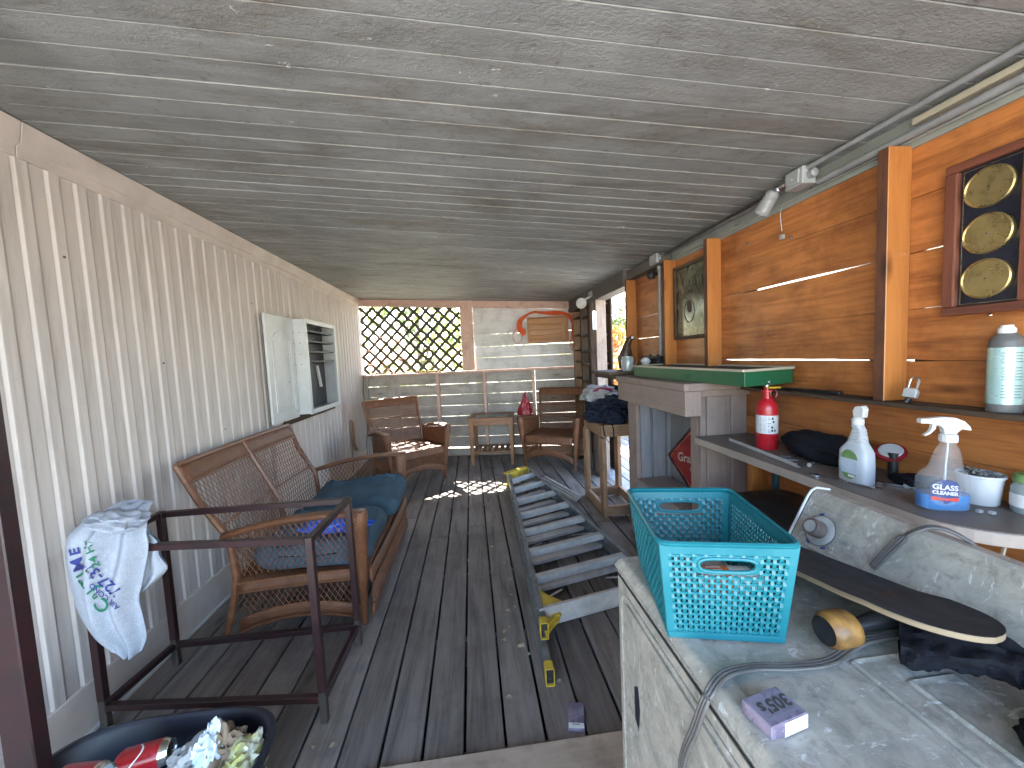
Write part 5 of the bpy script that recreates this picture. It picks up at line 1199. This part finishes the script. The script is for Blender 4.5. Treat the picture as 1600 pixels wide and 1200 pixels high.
for (x,z,rx,rz_) in ((1.455,1.56,.022,.09),(1.50,1.57,.020,.085),(1.475,1.60,.03,.08)): g.tube([bl(x+rx*math.cos(a),-.08,z+rz_*math.sin(a)) for a in [2*math.pi*k/20 for k in range(20)]],.005,6,closed=True)
tag(rehome(g.build('extension_cord',K['orangecord'],smooth=True),bl(1.1,-.06,1.9)),'bright orange extension cord coiled and draped over the cedar hatch on the back wall','cord')
# wire chandelier of clay cups in front of the lattice, yellow level, rail clutter
t=thing('hanging_cup_ornament','rusty wire ornament with small clay cups standing before the left side of the lattice','ornament',bl(-1.27,-.03,1.245),BR)
g=MB(); base=(-1.27,-.03,1.25); cups=[(-1.50,1.60),(-1.47,1.40),(-1.30,1.78),(-1.06,1.72),(-1.03,1.46),(-1.22,1.32)]
for (x,z) in cups: g.tube([bl(-1.27,-.03,1.25),bl(-1.27+(x+1.27)*.2,-.035,1.25+(z-1.25)*.7),bl(-1.27+(x+1.27)*.6,-.04,z+.11),bl(x,-.05,z+.08),bl(x,-.05,z+.01)],.004,5)
g.tube([bl(-1.0,-.03,1.52),bl(-.93,-.03,1.40),bl(-.90,-.03,1.26)],.005,5); g.build('wire_stem',K['raw'],t,smooth=True)
for (x,z) in cups:
    g=MB(); g.lathe([(0,-.03),(.03,-.025),(.046,0),(.040,.002),(.02,-.012),(0,-.015)],bl(x,-.05,z),n=14); g.build('clay_cup',K['terracotta'],t,smooth=True)
t=thing('yellow_level','yellow spirit level lying on the rail below the lattice','level',bl(-.60,-.04,1.245),BR)
g=MB(); lbox(g,-.76,-.055,1.246,-.45,-.03,1.272); g.build('level_body',K['yellow'],t,bevel=.003)
g=MB(); lbox(g,-.63,-.057,1.252,-.58,-.0555,1.266); g.build('vial_window',K['clear'],t)
for k,(x0_,x1_,m_,lb_) in enumerate(((-1.5,-1.12,'raw','pale driftwood stick lying on the left end of the rail'),(-1.10,-.86,'white','white painted lath on the rail below the clay cups'),(-.84,-.78,'black','small black object on the rail beside the yellow level'))):
    g=MB(); g.tube([bl(x0_,-.05,1.256),bl((x0_+x1_)/2,-.06,1.262),bl(x1_,-.045,1.256)],[.008,.011,.006],7); tag(rehome(g.build(['driftwood_stick','white_lath','black_clip'][k],K[m_],smooth=True),bl(x0_,-.05,1.246)),lb_,['stick','lath','clip'][k])
# ================================================================ DRYER
t=thing('clothes_dryer','grimy white clothes dryer with rear control console in the right foreground','dryer',(.63,.55,0))
DX0,DX1,DY0,DY1,DZ=.325,.935,.20,.885,.920
g=MB(); g.box(DX0+.004,DY0+.004,.012,DX1-.002,DY1-.004,.896); g.build('cabinet_body',K['enamel'],t,bevel=.012,seg=3)
# top: raised rim all round, shallow well, two long grooves
def dtop(x,y):
    z=DZ; e=min(x-DX0,y-DY0,DY1-y); 
    if e<.018: z-= .020*(1-math.sin(min(1,max(0,e/.018))*math.pi/2))
    elif e<.040: pass
    elif e<.048: z-=.0045*(e-.040)/.008
    else: z-=.0045
    for (u0,u1,v0,v1) in ((.575,.735,.06,.515),(.618,.690,.10,.470)):
        dx=max(u0-x,x-u1,0); dy=max(v0-y,y-v1,0); o_=math.hypot(dx,dy) if (dx>0 or dy>0) else -min(x-u0,u1-x,y-v0,v1-y)
        z+=.0022*max(0,1-abs(o_)/.004) - (.0030*max(0,1-abs(o_-.006)/.004))
    return z
g=MB(); nx,ny=150,150
g.grid(lambda u,v: Vector((DX0+(DX1-DX0)*u,DY0+(DY1-DY0)*v,dtop(DX0+(DX1-DX0)*u,DY0+(DY1-DY0)*v))),nx,ny,.6,.68)
g.box(DX0,DY0+.001,.8965,DX1,DY1-.001,.9015); g.build('top_panel',K['enamel'],t,smooth=True)
# front face: recessed door line with finger slot
g=MB(); X=DX0+.003
def rrect(y0,y1,z0,z1,r=.03,n=6):
    P_=[]
    for (cy,cz__,a0) in ((y1-r,z1-r,0),(y0+r,z1-r,90),(y0+r,z0+r,180),(y1-r,z0+r,270)):
        for k in range(n+1): a=R_(a0+90*k/n); P_.append((cy+r*math.cos(a),cz__+r*math.sin(a)))
    return P_
g.tube([(X,y,z) for y,z in rrect(.26,.845,.10,.855)],.0035,6,closed=True); g.prism(rrect(.275,.83,.115,.84,.025),lambda y,z,d: Vector((X-.004+d,y,z)),0,.006)
dr=g.build('door',K['enamel'],t,smooth=True)
g=MB(); g.prism([(.757,.585),(.775,.60),(.775,.675),(.757,.69),(.748,.64)],lambda y,z,d: Vector((X-.0048+d,y,z)),0,.0006); g.build('finger_slot',K['navy'],dr)
g=MB(); g.tube([(X-.001,DY0+.02,.885),(X-.001,DY1-.02,.885)],.0022,6); g.build('seam',K['ink'],t)
# console
CP=[(.800,.918),(.856,1.020),(.864,1.032),(.876,1.038),(.915,1.030),(.925,1.018),(.938,.918)]
g=MB(); g.prism(CP,lambda x,z,d: Vector((x,d,z)),.195,.888); co=g.build('console',K['enamel'],t,bevel=.003,seg=2)
g=MB(); 
off=[(.796,.920),(.852,1.023),(.862,1.036),(.876,1.0425),(.915,1.0345)]
g.tube([(x,.8885,z) for x,z in off],.0032,6); g.build('console_trim',K['white'],co,smooth=True)
FD=Vector((.056,0,.102)).normalized(); FNm=Vector((-.102,0,.056)).normalized(); F0=Vector((.800,0,.918))
def cf(y,s,d=0): return F0+FD*s+Vector((0,y,0))+FNm*d   # on the console face: y, up the slope, out
kc=(.822,.050)
g=MB(); c0=cf(kc[0],kc[1],.0006); g.lathe([(.036,0),(.037,.002),(.034,.005),(.022,.006),(0,.006)],c0,FNm,40); dk=g.build('dial_skirt',K['greycap'],co,smooth=True)
g=MB(); g.tube([cf(kc[0]+.0365*math.cos(a),kc[1]+.0365*math.sin(a),.003) for a in [2*math.pi*k/40 for k in range(40)]],.0009,5,closed=True); g.build('dial_ring',K['ink'],dk)
g=MB(); g.lathe([(.021,.006),(.0205,.030),(.019,.034),(.015,.0345),(.0145,.032)],c0,FNm,32); g.build('knob_rim',K['ringbrown'],dk,smooth=True)
g=MB(); g.lathe([(.0148,.0325),(.0140,.0345),(0,.0350)],c0,FNm,32); g.build('knob_face',K['greycap'],dk,smooth=True)
g=MB()
def mark(y,s,l,w_=.0016,d=.0006): g.add([cf(y,s-w_/2,d),cf(y-l,s-w_/2,d),cf(y-l,s+w_/2,d),cf(y,s+w_/2,d)],[(0,1,2,3)])
random.seed(3)
def words(y,s,L,h=.0017):
    q=0
    while q<L: l=random.uniform(.003,.009); mark(y-q,s+random.uniform(-.0002,.0002),min(l,L-q),h); q+=l+.0015
words(.868,.103,.085); words(.872,.091,.020); words(.870,.086,.016); words(.882,.070,.018); words(.872,.030,.016); words(.85,.094,.012); words(.775,.050,.022); words(.775,.046,.018); words(.795,.020,.030); words(.772,.074,.014); words(.79,.009,.03); words(.79,.088,.010)
for k in range(28):
    a=R_(k*360/28); r=.043; p=(kc[0]+r*math.cos(a),kc[1]+r*math.sin(a)); mark(p[0]+.0015,p[1],.003,.0018)
for k in range(40):
    a=R_(k*9); g.beam(cf(kc[0]+.0395*math.cos(a),kc[1]+.0395*math.sin(a),.0006),cf(kc[0]+.0395*math.cos(a+.157),kc[1]+.0395*math.sin(a+.157),.0006),.0006,.0002,FNm)
g.build('printed_marks',K['greyprint'],co)
g=MB()
for a in (R_(68),R_(325+180+150),R_(238)):
    p=(kc[0]+.041*math.cos(a),kc[1]+.041*math.sin(a)); d=Vector((-math.sin(a),math.cos(a)))
    q=[cf(p[0]+d.x*s1*.006+math.cos(a)*s2*.0028,p[1]+d.y*s1*.006+math.sin(a)*s2*.0028,.0009) for s1,s2 in ((-1,-1),(1,-1),(1,1),(-1,1))]; g.add(q,[(0,1,2,3)])
g.build('blue_blocks',K['bluemark'],co)
# cable: three strands over console and across the top
ctrl=[(.95,.575,.98),(.915,.600,1.030),(.880,.630,1.052),(.850,.655,1.030),(.828,.675,.985),(.812,.690,.945)]
ctrl2=[(.70,.530,.935),(.605,.526,.936),(.528,.508,.927),(.466,.510,.925),(.405,.514,.929),(.348,.503,.934),(.312,.490,.915),(.300,.500,.86),(.298,.535,.76),(.297,.545,.60),(.297,.54,.40)]
def cr(P_,n=8):
    out=[]
    for i in range(len(P_)-1):
        p0=P_[max(i-1,0)];p1=P_[i];p2=P_[i+1];p3=P_[min(i+2,len(P_)-1)]
        for j in range(n):
            f=j/n; out.append(Vector([.5*((2*b)+(-a+c)*f+(2*a-5*b+4*c-d_)*f*f+(-a+3*b-3*c+d_)*f**3) for a,b,c,d_ in zip(p0,p1,p2,p3)]))
    out.append(Vector(P_[-1])); return out
g=MB()
for P_ in (ctrl,ctrl2):
    for k in (-1,0,1):
        pts=cr(P_); o2=[]
        for i,p in enumerate(pts):
            d=(pts[min(i+1,len(pts)-1)]-pts[max(i-1,0)]).normalized(); s_=d.cross(Vector((0,0,1)) if abs(d.z)<.8 else Vector((1,0,0))); s_.normalize(); o2.append(p+s_*k*.0050)
        g.tube(o2,.0029,8)
tag(rehome(g.build('power_cable',K['cable'],smooth=True),(.70,.53,.92)),'flat three strand grey power cable running over the dryer console and down its front','cable')
# ================================================================ BASKET
t=thing('woven_basket','turquoise plastic woven storage basket standing on the far left corner of the dryer','basket',(.43,.70,.921))
zb_,zt_=.922,1.092
bot=[(.318,.608),(.498,.562),(.553,.785),(.369,.834)]; top=[(.302,.603),(.513,.549),(.571,.801),(.353,.853)]
cxy=Vector((sum(p[0] for p in bot)/4,sum(p[1] for p in bot)/4,0))
def wallp(i,u,v,d=0):
    b0,b1=Vector((*bot[i],zb_)),Vector((*bot[(i+1)%4],zb_)); t0,t1=Vector((*top[i],zt_)),Vector((*top[(i+1)%4],zt_))
    p=b0.lerp(b1,u).lerp(t0.lerp(t1,u),v); nn=(b1-b0).cross(t0-b0).normalized()
    if nn.dot(p-cxy)<0: nn=-nn
    return p+nn*d
def ribbon(g,pts,ws,n_,th):
    """flat strap through pts; ws = half width vector, n_ = normal"""
    vs=[]
    for p in pts: vs+=[p-ws-n_*th,p+ws-n_*th,p+ws+n_*th,p-ws+n_*th]
    fs=[]
    for i in range(len(pts)-1):
        for j in range(4): a=4*i+j;b=4*i+(j+1)%4; fs.append((a,b,b+4,a+4))
    fs+=[(3,2,1,0),tuple(len(vs)-4+j for j in range(4))]; g.add(vs,fs)
for i in range(4):
    Lw=(Vector(top[i])-Vector(top[(i+1)%4])).length; nc=int(Lw/.0108); nr=15; g=MB(); m0,m1=.045,.955; v0,v1=.05,.90
    n_=(wallp(i,.5,.5,1)-wallp(i,.5,.5,0)); eu=(wallp(i,1,.5)-wallp(i,0,.5)).normalized(); ev_=(wallp(i,.5,1)-wallp(i,.5,0)).normalized()
    slot=lambda u,v: (i in (0,2)) and abs(u-.5)<.235 and .70<v<.865
    for r in range(nr):
        v=v0+(v1-v0)*(r+.5)/nr; runs=[[]]
        for c in range(nc*2+1):
            u=m0+(m1-m0)*c/(nc*2)
            if slot(u,v): runs.append([]); continue
            ph=((c//2)+r)%2; d=.0011*(1 if (c%2==1 and ph) else (-1 if c%2==1 else 0)); runs[-1].append(wallp(i,u,v,d))
        for q in runs:
            if len(q)>1: ribbon(g,q,ev_*.0023,n_,.0007)
    for c in range(nc):
        u=m0+(m1-m0)*(c+.5)/nc; runs=[[]]
        for r in range(nr*2+1):
            v=v0+(v1-v0)*r/(nr*2)
            if slot(u,v): runs.append([]); continue
            ph=(c+r//2)%2; d=.0011*(-1 if (r%2==1 and ph) else (1 if r%2==1 else 0)); runs[-1].append(wallp(i,u,v,d))
        for q in runs:
            if len(q)>1: ribbon(g,q,eu*.0027,n_,.0007)
    for (a,b) in ((-.0,m0+.012),(m1-.012,1.0)): g.add([wallp(i,a,0,.0012),wallp(i,b,0,.0012),wallp(i,b,1,.0012),wallp(i,a,1,.0012),wallp(i,a,0,-.0012),wallp(i,b,0,-.0012),wallp(i,b,1,-.0012),wallp(i,a,1,-.0012)],[(0,1,2,3),(7,6,5,4),(0,4,5,1),(2,6,7,3),(1,5,6,2),(3,7,4,0)])
    for (a,b) in ((0,v0+.008),(v1-.008,1.0)): g.add([wallp(i,0,a,.0013),wallp(i,1,a,.0013),wallp(i,1,b,.0013),wallp(i,0,b,.0013),wallp(i,0,a,-.0013),wallp(i,1,a,-.0013),wallp(i,1,b,-.0013),wallp(i,0,b,-.0013)],[(0,1,2,3),(7,6,5,4),(0,4,5,1),(2,6,7,3)])
    w_=g.build('woven_side',K['teal'],t)
    if i in (0,2):
        g=MB(); pts=[]
        for k in range(36):
            a=2*math.pi*k/36; pts.append(wallp(i,.5+.215*se(math.cos(a),.45),.785+.068*se(math.sin(a),.8),.0008))
        g.tube(pts,.0030,8,closed=True)
        n0=len(pts); outer=[]
        for k in range(36):
            a=2*math.pi*k/36; outer.append(wallp(i,.5+.255*se(math.cos(a),.3),.785+.098*se(math.sin(a),.4),.0004))
        g.add(pts+outer,[(k,(k+1)%36,36+(k+1)%36,36+k) for k in range(36)]); g.build('handle_slot',K['teal'],w_,smooth=True)
g=MB()
rim=[]
for i in range(4):
    p=Vector((*top[i],zt_)); a=Vector((*top[i-1],zt_)); b=Vector((*top[(i+1)%4],zt_)); da=(a-p).normalized()*.022; db=(b-p).normalized()*.022
    for k in range(6): f=k/5; rim.append((p+da)*(1-f)**2+p*2*f*(1-f)+(p+db)*f*f)
ctr=sum(rim,Vector())/len(rim)
prof=[(-.001,-.004),(-.0012,.0035),(.004,.0045),(.0075,.002),(.0072,-.002)]
vs=[];fs=[]
for p in rim:
    o_=(p-ctr); o_.z=0; o_.normalize()
    for a,b in prof: vs.append(p+o_*a+Vector((0,0,b)))
n5=len(prof)
for i in range(len(rim)):
    j=(i+1)%len(rim)
    for k in range(n5-1): fs.append((i*n5+k,i*n5+k+1,j*n5+k+1,j*n5+k))
g.add(vs,fs); g.build('rolled_rim',K['teal'],t,smooth=True,solid=.0016)
g=MB(); g.hexa([(p[0],p[1],.9215) for p in bot]+[(p[0],p[1],.9245) for p in bot]); g.build('basket_floor',K['teal'],t)
g=MB(); vs=[]
for i in range(4):
    g.beam(wallp(i,0,.018,.001),wallp(i,1,.018,.001),.004,.011)
g.build('base_band',K['teal'],t,bevel=.001)
t=thing('pill_bottle','white bottle with an orange red label lying inside the turquoise basket','bottle',(.44,.62,.93))
bc=Vector((.385,.625,1.006)); ax=Vector((1,-.2,0)).normalized()
g=MB(); g.lathe([(0,0),(.020,0),(.022,.003),(.022,.085),(.017,.092),(.017,.105),(0,.105)],bc,ax,28); g.build('bottle_body',K['white'],t,smooth=True)
g=MB(); g.lathe([(.0224,.004),(.0224,.050)],bc,ax,28); lb=g.build('label',K['orangelabel'],t,smooth=True)
g=MB(); q=Vector((0,0,1)).rotation_difference(ax)
for k in range(8):
    a=1.1+.35*k; g.add([bc+q@Vector((.0227*math.cos(aa),.0227*math.sin(aa),zz)) for aa,zz in ((a,.012),(a+.16,.012),(a+.16,.038),(a,.038))],[(0,1,2,3)])
g.build('label_print',K['labelw'],lb)
o=blob('tissue_stack',(.45,.70,.955),(.055,.06,.035),'paper',71,.3,2,0,4,.5); tag(o,'pale crumpled cloth under the bottle at the bottom of the turquoise basket','cloth')
# ================================================================ SKATEBOARD
t=thing('skateboard','worn skateboard with black grip tape and yellow wheel lying between the basket and the console','skateboard',(.67,.65,.92))
TIP=Vector((.690,.425,1.012)); TAIL=Vector((.672,1.02,.985)); hw_=.084
def sk(u,v,dz=0):
    # u 0 tip .. 1 tail, v -1..1 ; v=-1 is the near-left side
    p=TIP.lerp(TAIL,u); p=Vector((p.x,p.y,0)); z=.984-.150*max(0,p.y-.53); kick=max(0,(.26-u)/.26); z+=.024*kick**1.4
    L=(TAIL-TIP).length; w_=hw_*max(0,1-max(0,1-u/.22)**2.4)**.5 if u<.22 else (hw_*max(0,1-max(0,(u-.82)/.18)**2.6)**.5 if u>.82 else hw_)
    z+=(.006*abs(v)**2 - .014*v*(1-kick*.6))*min(1,w_/hw_)
    d=(TAIL-TIP); d.z=0; d.normalize(); s_=Vector((d.y,-d.x,0))
    return p+s_*w_*v+Vector((0,0,z+dz))
nU,nV=48,14
for (nm,m_,a,b) in (('deck_ply','ply',-.0095,-.0008),('grip_tape','grip',-.0006,.0004)):
    g=MB(); vs=[]; fs=[];uv=[]
    sc=1.0
    for dz in (a,b):
        for j in range(nU+1):
            for i in range(nV+1): vs.append(sk((j/nU)**1.5 if j<nU else 1.0,(i/nV*2-1)*(1 if nm=='deck_ply' else .988),dz))
    W_=(nU+1)*(nV+1)
    for j in range(nU):
        for i in range(nV):
            q=j*(nV+1)+i; fs.append((q,q+nV+1,q+nV+2,q+1)); fs.append((W_+q,W_+q+1,W_+q+nV+2,W_+q+nV+1))
            for _ in (0,1): uv.append([(j*.012,i*.012)]*4)
    for j in range(nU):
        for i in (0,nV):
            q=j*(nV+1)+i; f=(q,q+nV+1,W_+q+nV+1,W_+q); fs.append(f if i else f[::-1]); uv.append([(j*.012,0),(j*.012+.012,0),(j*.012+.012,.009),(j*.012,.009)] if i else [(j*.012,.009),(j*.012+.012,.009),(j*.012+.012,0),(j*.012,0)])
    g.add(vs,fs,uv); g.build(nm,K[m_],t,smooth=True)
d_=(TAIL-TIP); d_.z=0; d_.normalize(); s_=Vector((d_.y,-d_.x,0)); 
for (uu) in (.20,.88):
    c0=TIP.lerp(TAIL,uu); c0=Vector((c0.x,c0.y,.950 if uu<.5 else .882)); axl=s_
    tr=MB(); tr.beam(c0+Vector((0,0,.024))-d_*.03,c0+Vector((0,0,.024))+d_*.03,.045,.010); tr.tube([c0-axl*.086,c0+Vector((0,0,.006)),c0+axl*.086],[.010,.018,.010],10); tr.tube([c0,c0+Vector((0,0,.024))],.013,10); tr.tube([c0-axl*.125,c0+axl*.09],.004,8)
    tk=tr.build('truck',K['black'],t,smooth=True)
    for k in (-1,1):
        w_=MB(); w_.lathe([(.010,-.024),(.020,-.026),(.0265,-.020),(.0285,-.012),(.0285,.012),(.0265,.020),(.020,.026),(.010,.024)],c0+axl*(k*.112 if k<0 else .055)+Vector((0,0,-.004 if k>0 else 0)),axl*k,32); w_.lathe([(0,.0245),(.0185,.0245),(.0195,.0262),(.0215,.0262)],c0+axl*(k*.112 if k<0 else .055)+Vector((0,0,-.004 if k>0 else 0)),axl*k,28,mi=1); wl=w_.build('wheel',[K['wheel'],K['black']],tk,smooth=True)
# black cloth draped from the console foot over the top
t_=thing('black_sock_cloth','black cloth crumpled on the dryer top behind the skateboard tip, against the console','cloth',(.68,.42,.921))
g=MB(); P_=cr([(.655,.515,.945),(.685,.480,.955),(.715,.445,.962),(.735,.405,.955),(.712,.372,.945),(.690,.350,.940),(.668,.325,.938),(.70,.27,.945),(.74,.21,.945)],7)
def clo(u,v):
    k=u*(len(P_)-1); i=min(int(k),len(P_)-2); p=P_[i].lerp(P_[i+1],k-i); a=2*math.pi*v; d=(P_[i+1]-P_[i]).normalized(); s=d.cross(Vector((0,0,1))).normalized()
    r=.030+.010*math.sin(u*9+1); n=noise.noise(Vector((u*9,math.cos(a)*1.5,math.sin(a)*1.5)))*.5-abs(noise.noise(Vector((u*16,math.cos(a)*3+4,math.sin(a)*3))))*.5
    q=p+s*math.cos(a)*r*(1.35+n)+Vector((0,0,math.sin(a)*.026*(1+n))); q.z=max(q.z,.9215); return q
g.grid(clo,110,36); g.build('cloth_folds',K['blackcloth'],t_,smooth=True)
# cigarette carton
t=thing('cigarette_pack','lilac and silver cigarette pack lying flat on the dryer in front of the cable','cigarette pack',(.38,.44,.921))
A=Vector((.352,.416,0)); B=Vector((.413,.428,0)); D_=Vector((.343,.459,0)); z0,z1=.9165,.9385
ux=(B-A); uy=(D_-A); C_=A+ux+uy
g=MB(); up_=Vector((0,0,1)); g.hexa([A+up_*z0,B+up_*z0,C_+up_*z0,D_+up_*z0,A+up_*z1,B+up_*z1,C_+up_*z1,D_+up_*z1]); pb=g.build('carton',K['purple'],t,bevel=.0012)
g=MB(); e=.0004; n_=(ux.cross(up_)).normalized()
g.add([A+ux*.35+n_*e+up_*(z0+.001),B+n_*e+up_*(z0+.001),B+n_*e+up_*(z1-.0015),A+ux*.35+n_*e+up_*(z1-.0015)],[(0,1,2,3)]); g.build('end_label',K['labelw'],pb)
def pt(x,y): return A.lerp(B,.5)+uy*.55+ux.normalized()*x+uy.normalized()*y+up_*(z1+.0003)
g=MB(); 
import math as _m
g.text("305's",.024,lambda x,y: pt(-x,-y)+ux.normalized()*.004,0,bold=.0009,shear=.15); g.build('lettering',K['ink'],pb)
g=MB(); 
for k in range(4): g.beam(pt(-.024+k*.013,-.0135),pt(-.015+k*.013,-.0135),.0022,.0002)
g.build('fine_print',K['greyprint'],pb)
# ================================================================ FLOOR BITS
t=thing('floor_pack','flat lilac and silver cigarette pack lying on the deck boards beside the dryer','cigarette pack',(.335,1.375,.0))
q4=[(.291,1.328),(.351,1.314),(.378,1.422),(.317,1.431)]
g=MB(); g.hexa([(x,y,.0005) for x,y in q4]+[(x,y,.016) for x,y in q4]); pb=g.build('carton',K['purple'],t,bevel=.001)
g=MB(); g.hexa([(.293,1.3285,.0162),(.350,1.3155,.0162),(.3545,1.335,.0162),(.2975,1.347,.0162),(.293,1.3285,.0166),(.350,1.3155,.0166),(.3545,1.335,.0166),(.2975,1.347,.0166)]); g.build('white_panel',K['labelw'],pb)
g=MB(); g.beam((.310,1.338,.0168),(.338,1.332,.0168),.004,.0003); g.beam((.318,1.395,.0166),(.352,1.388,.0166),.012,.0003); g.build('print',K['greyprint'],pb)
g=MB(); g.box(-.46,.62,.0015,.52,1.29,.014); tag(rehome(g.build('threshold_board',K['threshold'],bevel=.002),(0,.95,0)),'worn tan plywood threshold board lying on the deck at the bottom edge','threshold')
lf=[(771,820),(796,905),(794,955),(796,980),(816,1008),(828,1022),(796,1090),(875,1065),(490,1166),(521,1165),(790,987),(805,948),(799,930),(768,855),(788,880),(742,742),(700,757),(905,760),(812,1010),(787,1000)]
def leafmesh():
    g=MB(); 
    def f(u,v): y=(v-.5); w_=.30*max(0,math.sin(math.pi*v))**.8; x=(u-.5)*2*w_; return Vector((x,y,.18*x*x*6+.10*math.sin(v*3)))*.038
    g.grid(f,6,10); return g.build('dry_leaf',K['dryleaf'],smooth=True,solid=.0006)
l0=leafmesh(); tag(l0,'small curled pale dry leaf lying on the deck boards','leaf','dry leaves scattered on the deck')
for i,(x,y) in enumerate(lf):
    o=l0 if i==0 else l0.copy()
    if i: COL.objects.link(o)
    p=at(x,y,'Z',.004); o.location=p; o.rotation_euler=(random.uniform(-.3,.3),random.uniform(-.3,.3),random.uniform(0,6.28)); s_=random.uniform(.6,1.15); o.scale=(s_,s_,s_)
# ================================================================ OUTSIDE
def tree(name,label,loc,h,cr_,nl,mat,trunk_r=.09,cat='tree',base_h=None,leaf=.07,group=None,sq=.8):
    t=thing(name,label,cat,loc,0,group); L=Vector(loc); hh=base_h or h*.45
    g=MB(); br=[]
    top_=L+Vector((0,0,h))
    g.tube([L,L+Vector((.05,.03,hh*.5)),L+Vector((-.03,.02,hh)),L+Vector((.02,0,h*.85))],[trunk_r,trunk_r*.8,trunk_r*.6,trunk_r*.2],8)
    cl=[]
    for k in range(11):
        a=random.uniform(0,6.28); r=cr_*random.uniform(.3,1); z=hh+(h-hh)*random.uniform(.0,1); e=L+Vector((r*math.cos(a),r*math.sin(a),z)); cl.append(e)
        s=L+Vector((0,0,hh*random.uniform(.6,1.2))); g.tube([s,s.lerp(e,.5)+Vector((0,0,-.05*h)),e],[trunk_r*.35,trunk_r*.22,trunk_r*.06],5)
    g.build('trunk',K['tree_bark'],t,smooth=True)
    g=MB()
    for k in range(nl):
        c=random.choice(cl); d=Vector((random.gauss(0,1),random.gauss(0,1),random.gauss(0,1)*sq)); d*=cr_*.28/max(.6,d.length**.4); p=c+d
        n_=Vector((random.gauss(0,1),random.gauss(0,1),random.gauss(0,1)+.5)).normalized(); u=n_.orthogonal().normalized(); u=(Matrix.Rotation(random.uniform(0,6.28),3,n_)@u); v=n_.cross(u); s=leaf*random.uniform(.5,1.2)
        g.add([p-u*s*.9,p-v*s*.38+n_*s*.1,p+u*s*.9,p+v*s*.38+n_*s*.1],[(0,1,2,3)],[[(0,0)]*4])
    g.build('crown',K[mat],t); return t
tree('shade_tree','leafy tree straight behind the middle of the lattice',(-1.2,9.5,-.6),5.0,1.7,2400,'leafg',leaf=.10)
tree('shade_tree','yellow green tree behind the right part of the lattice',(.3,10.6,-.6),4.6,1.6,2300,'leafy',leaf=.10)
tree('shade_tree','green tree farthest left behind the lattice',(-3.6,10.2,-.6),4.8,1.7,2200,'leafy',leaf=.10)
tree('garden_bush','yellow green bush low behind the lattice and the back fence',(-1.8,7.8,-.6),2.3,.95,3000,'leafy',.04,'bush',.6,.07)
tree('garden_bush','dark green bush behind the white planks of the back wall',(.6,8.4,-.6),2.2,.9,2400,'leafg',.04,'bush',.6,.07)
tree('croton_bush','orange and red leaved bush just outside the bright doorway',(2.75,7.4,-.1),2.1,.55,1500,'leafr',.03,'bush',.5,.085)
tree('croton_bush','pink red low bush beyond the outer deck in the doorway',(2.3,6.6,-.1),1.3,.40,900,'leafr',.02,'bush',.3,.06)
tree('garden_bush','tall green bush seen through the doorway behind the red leaved bush',(3.3,8.8,-.4),3.0,.8,1800,'leafg',.04,'bush',.8,.09)
t=thing('yellow_fence_panel','yellow pine fence panel outside the doorway beyond the outer deck','fence',(2.35,6.1,0))
for k in range(5): bx('fence_board','yellowfence',t,2.0+k*.145,6.1,-.002,2.0+k*.145+.135,6.12,.62+.04*(k%2))
for z in (.12,.48): bx('fence_rail','yellowfence',t,1.98,6.122,z,2.75,6.16,z+.07)
t=thing('porch_gable','white porch roof edge of a neighbouring house beyond the doorway','roof',(3.4,8.6,2.2))
g=MB(); g.hexa([(2.2,8.4,2.55),(5.5,8.4,2.25),(5.5,10,2.25),(2.2,10,2.55),(2.2,8.4,2.75),(5.5,8.4,2.45),(5.5,10,2.45),(2.2,10,2.75)]); g.build('roof_edge',K['stucco'],t)
g=MB(); g.box(4.6,9.0,-.6,6.5,9.2,2.3); g.build('house_wall',K['stucco'],t)
for x in (2.5,4.4): bx('porch_post','white',t,x,8.5,-.6,x+.09,8.59,2.24)
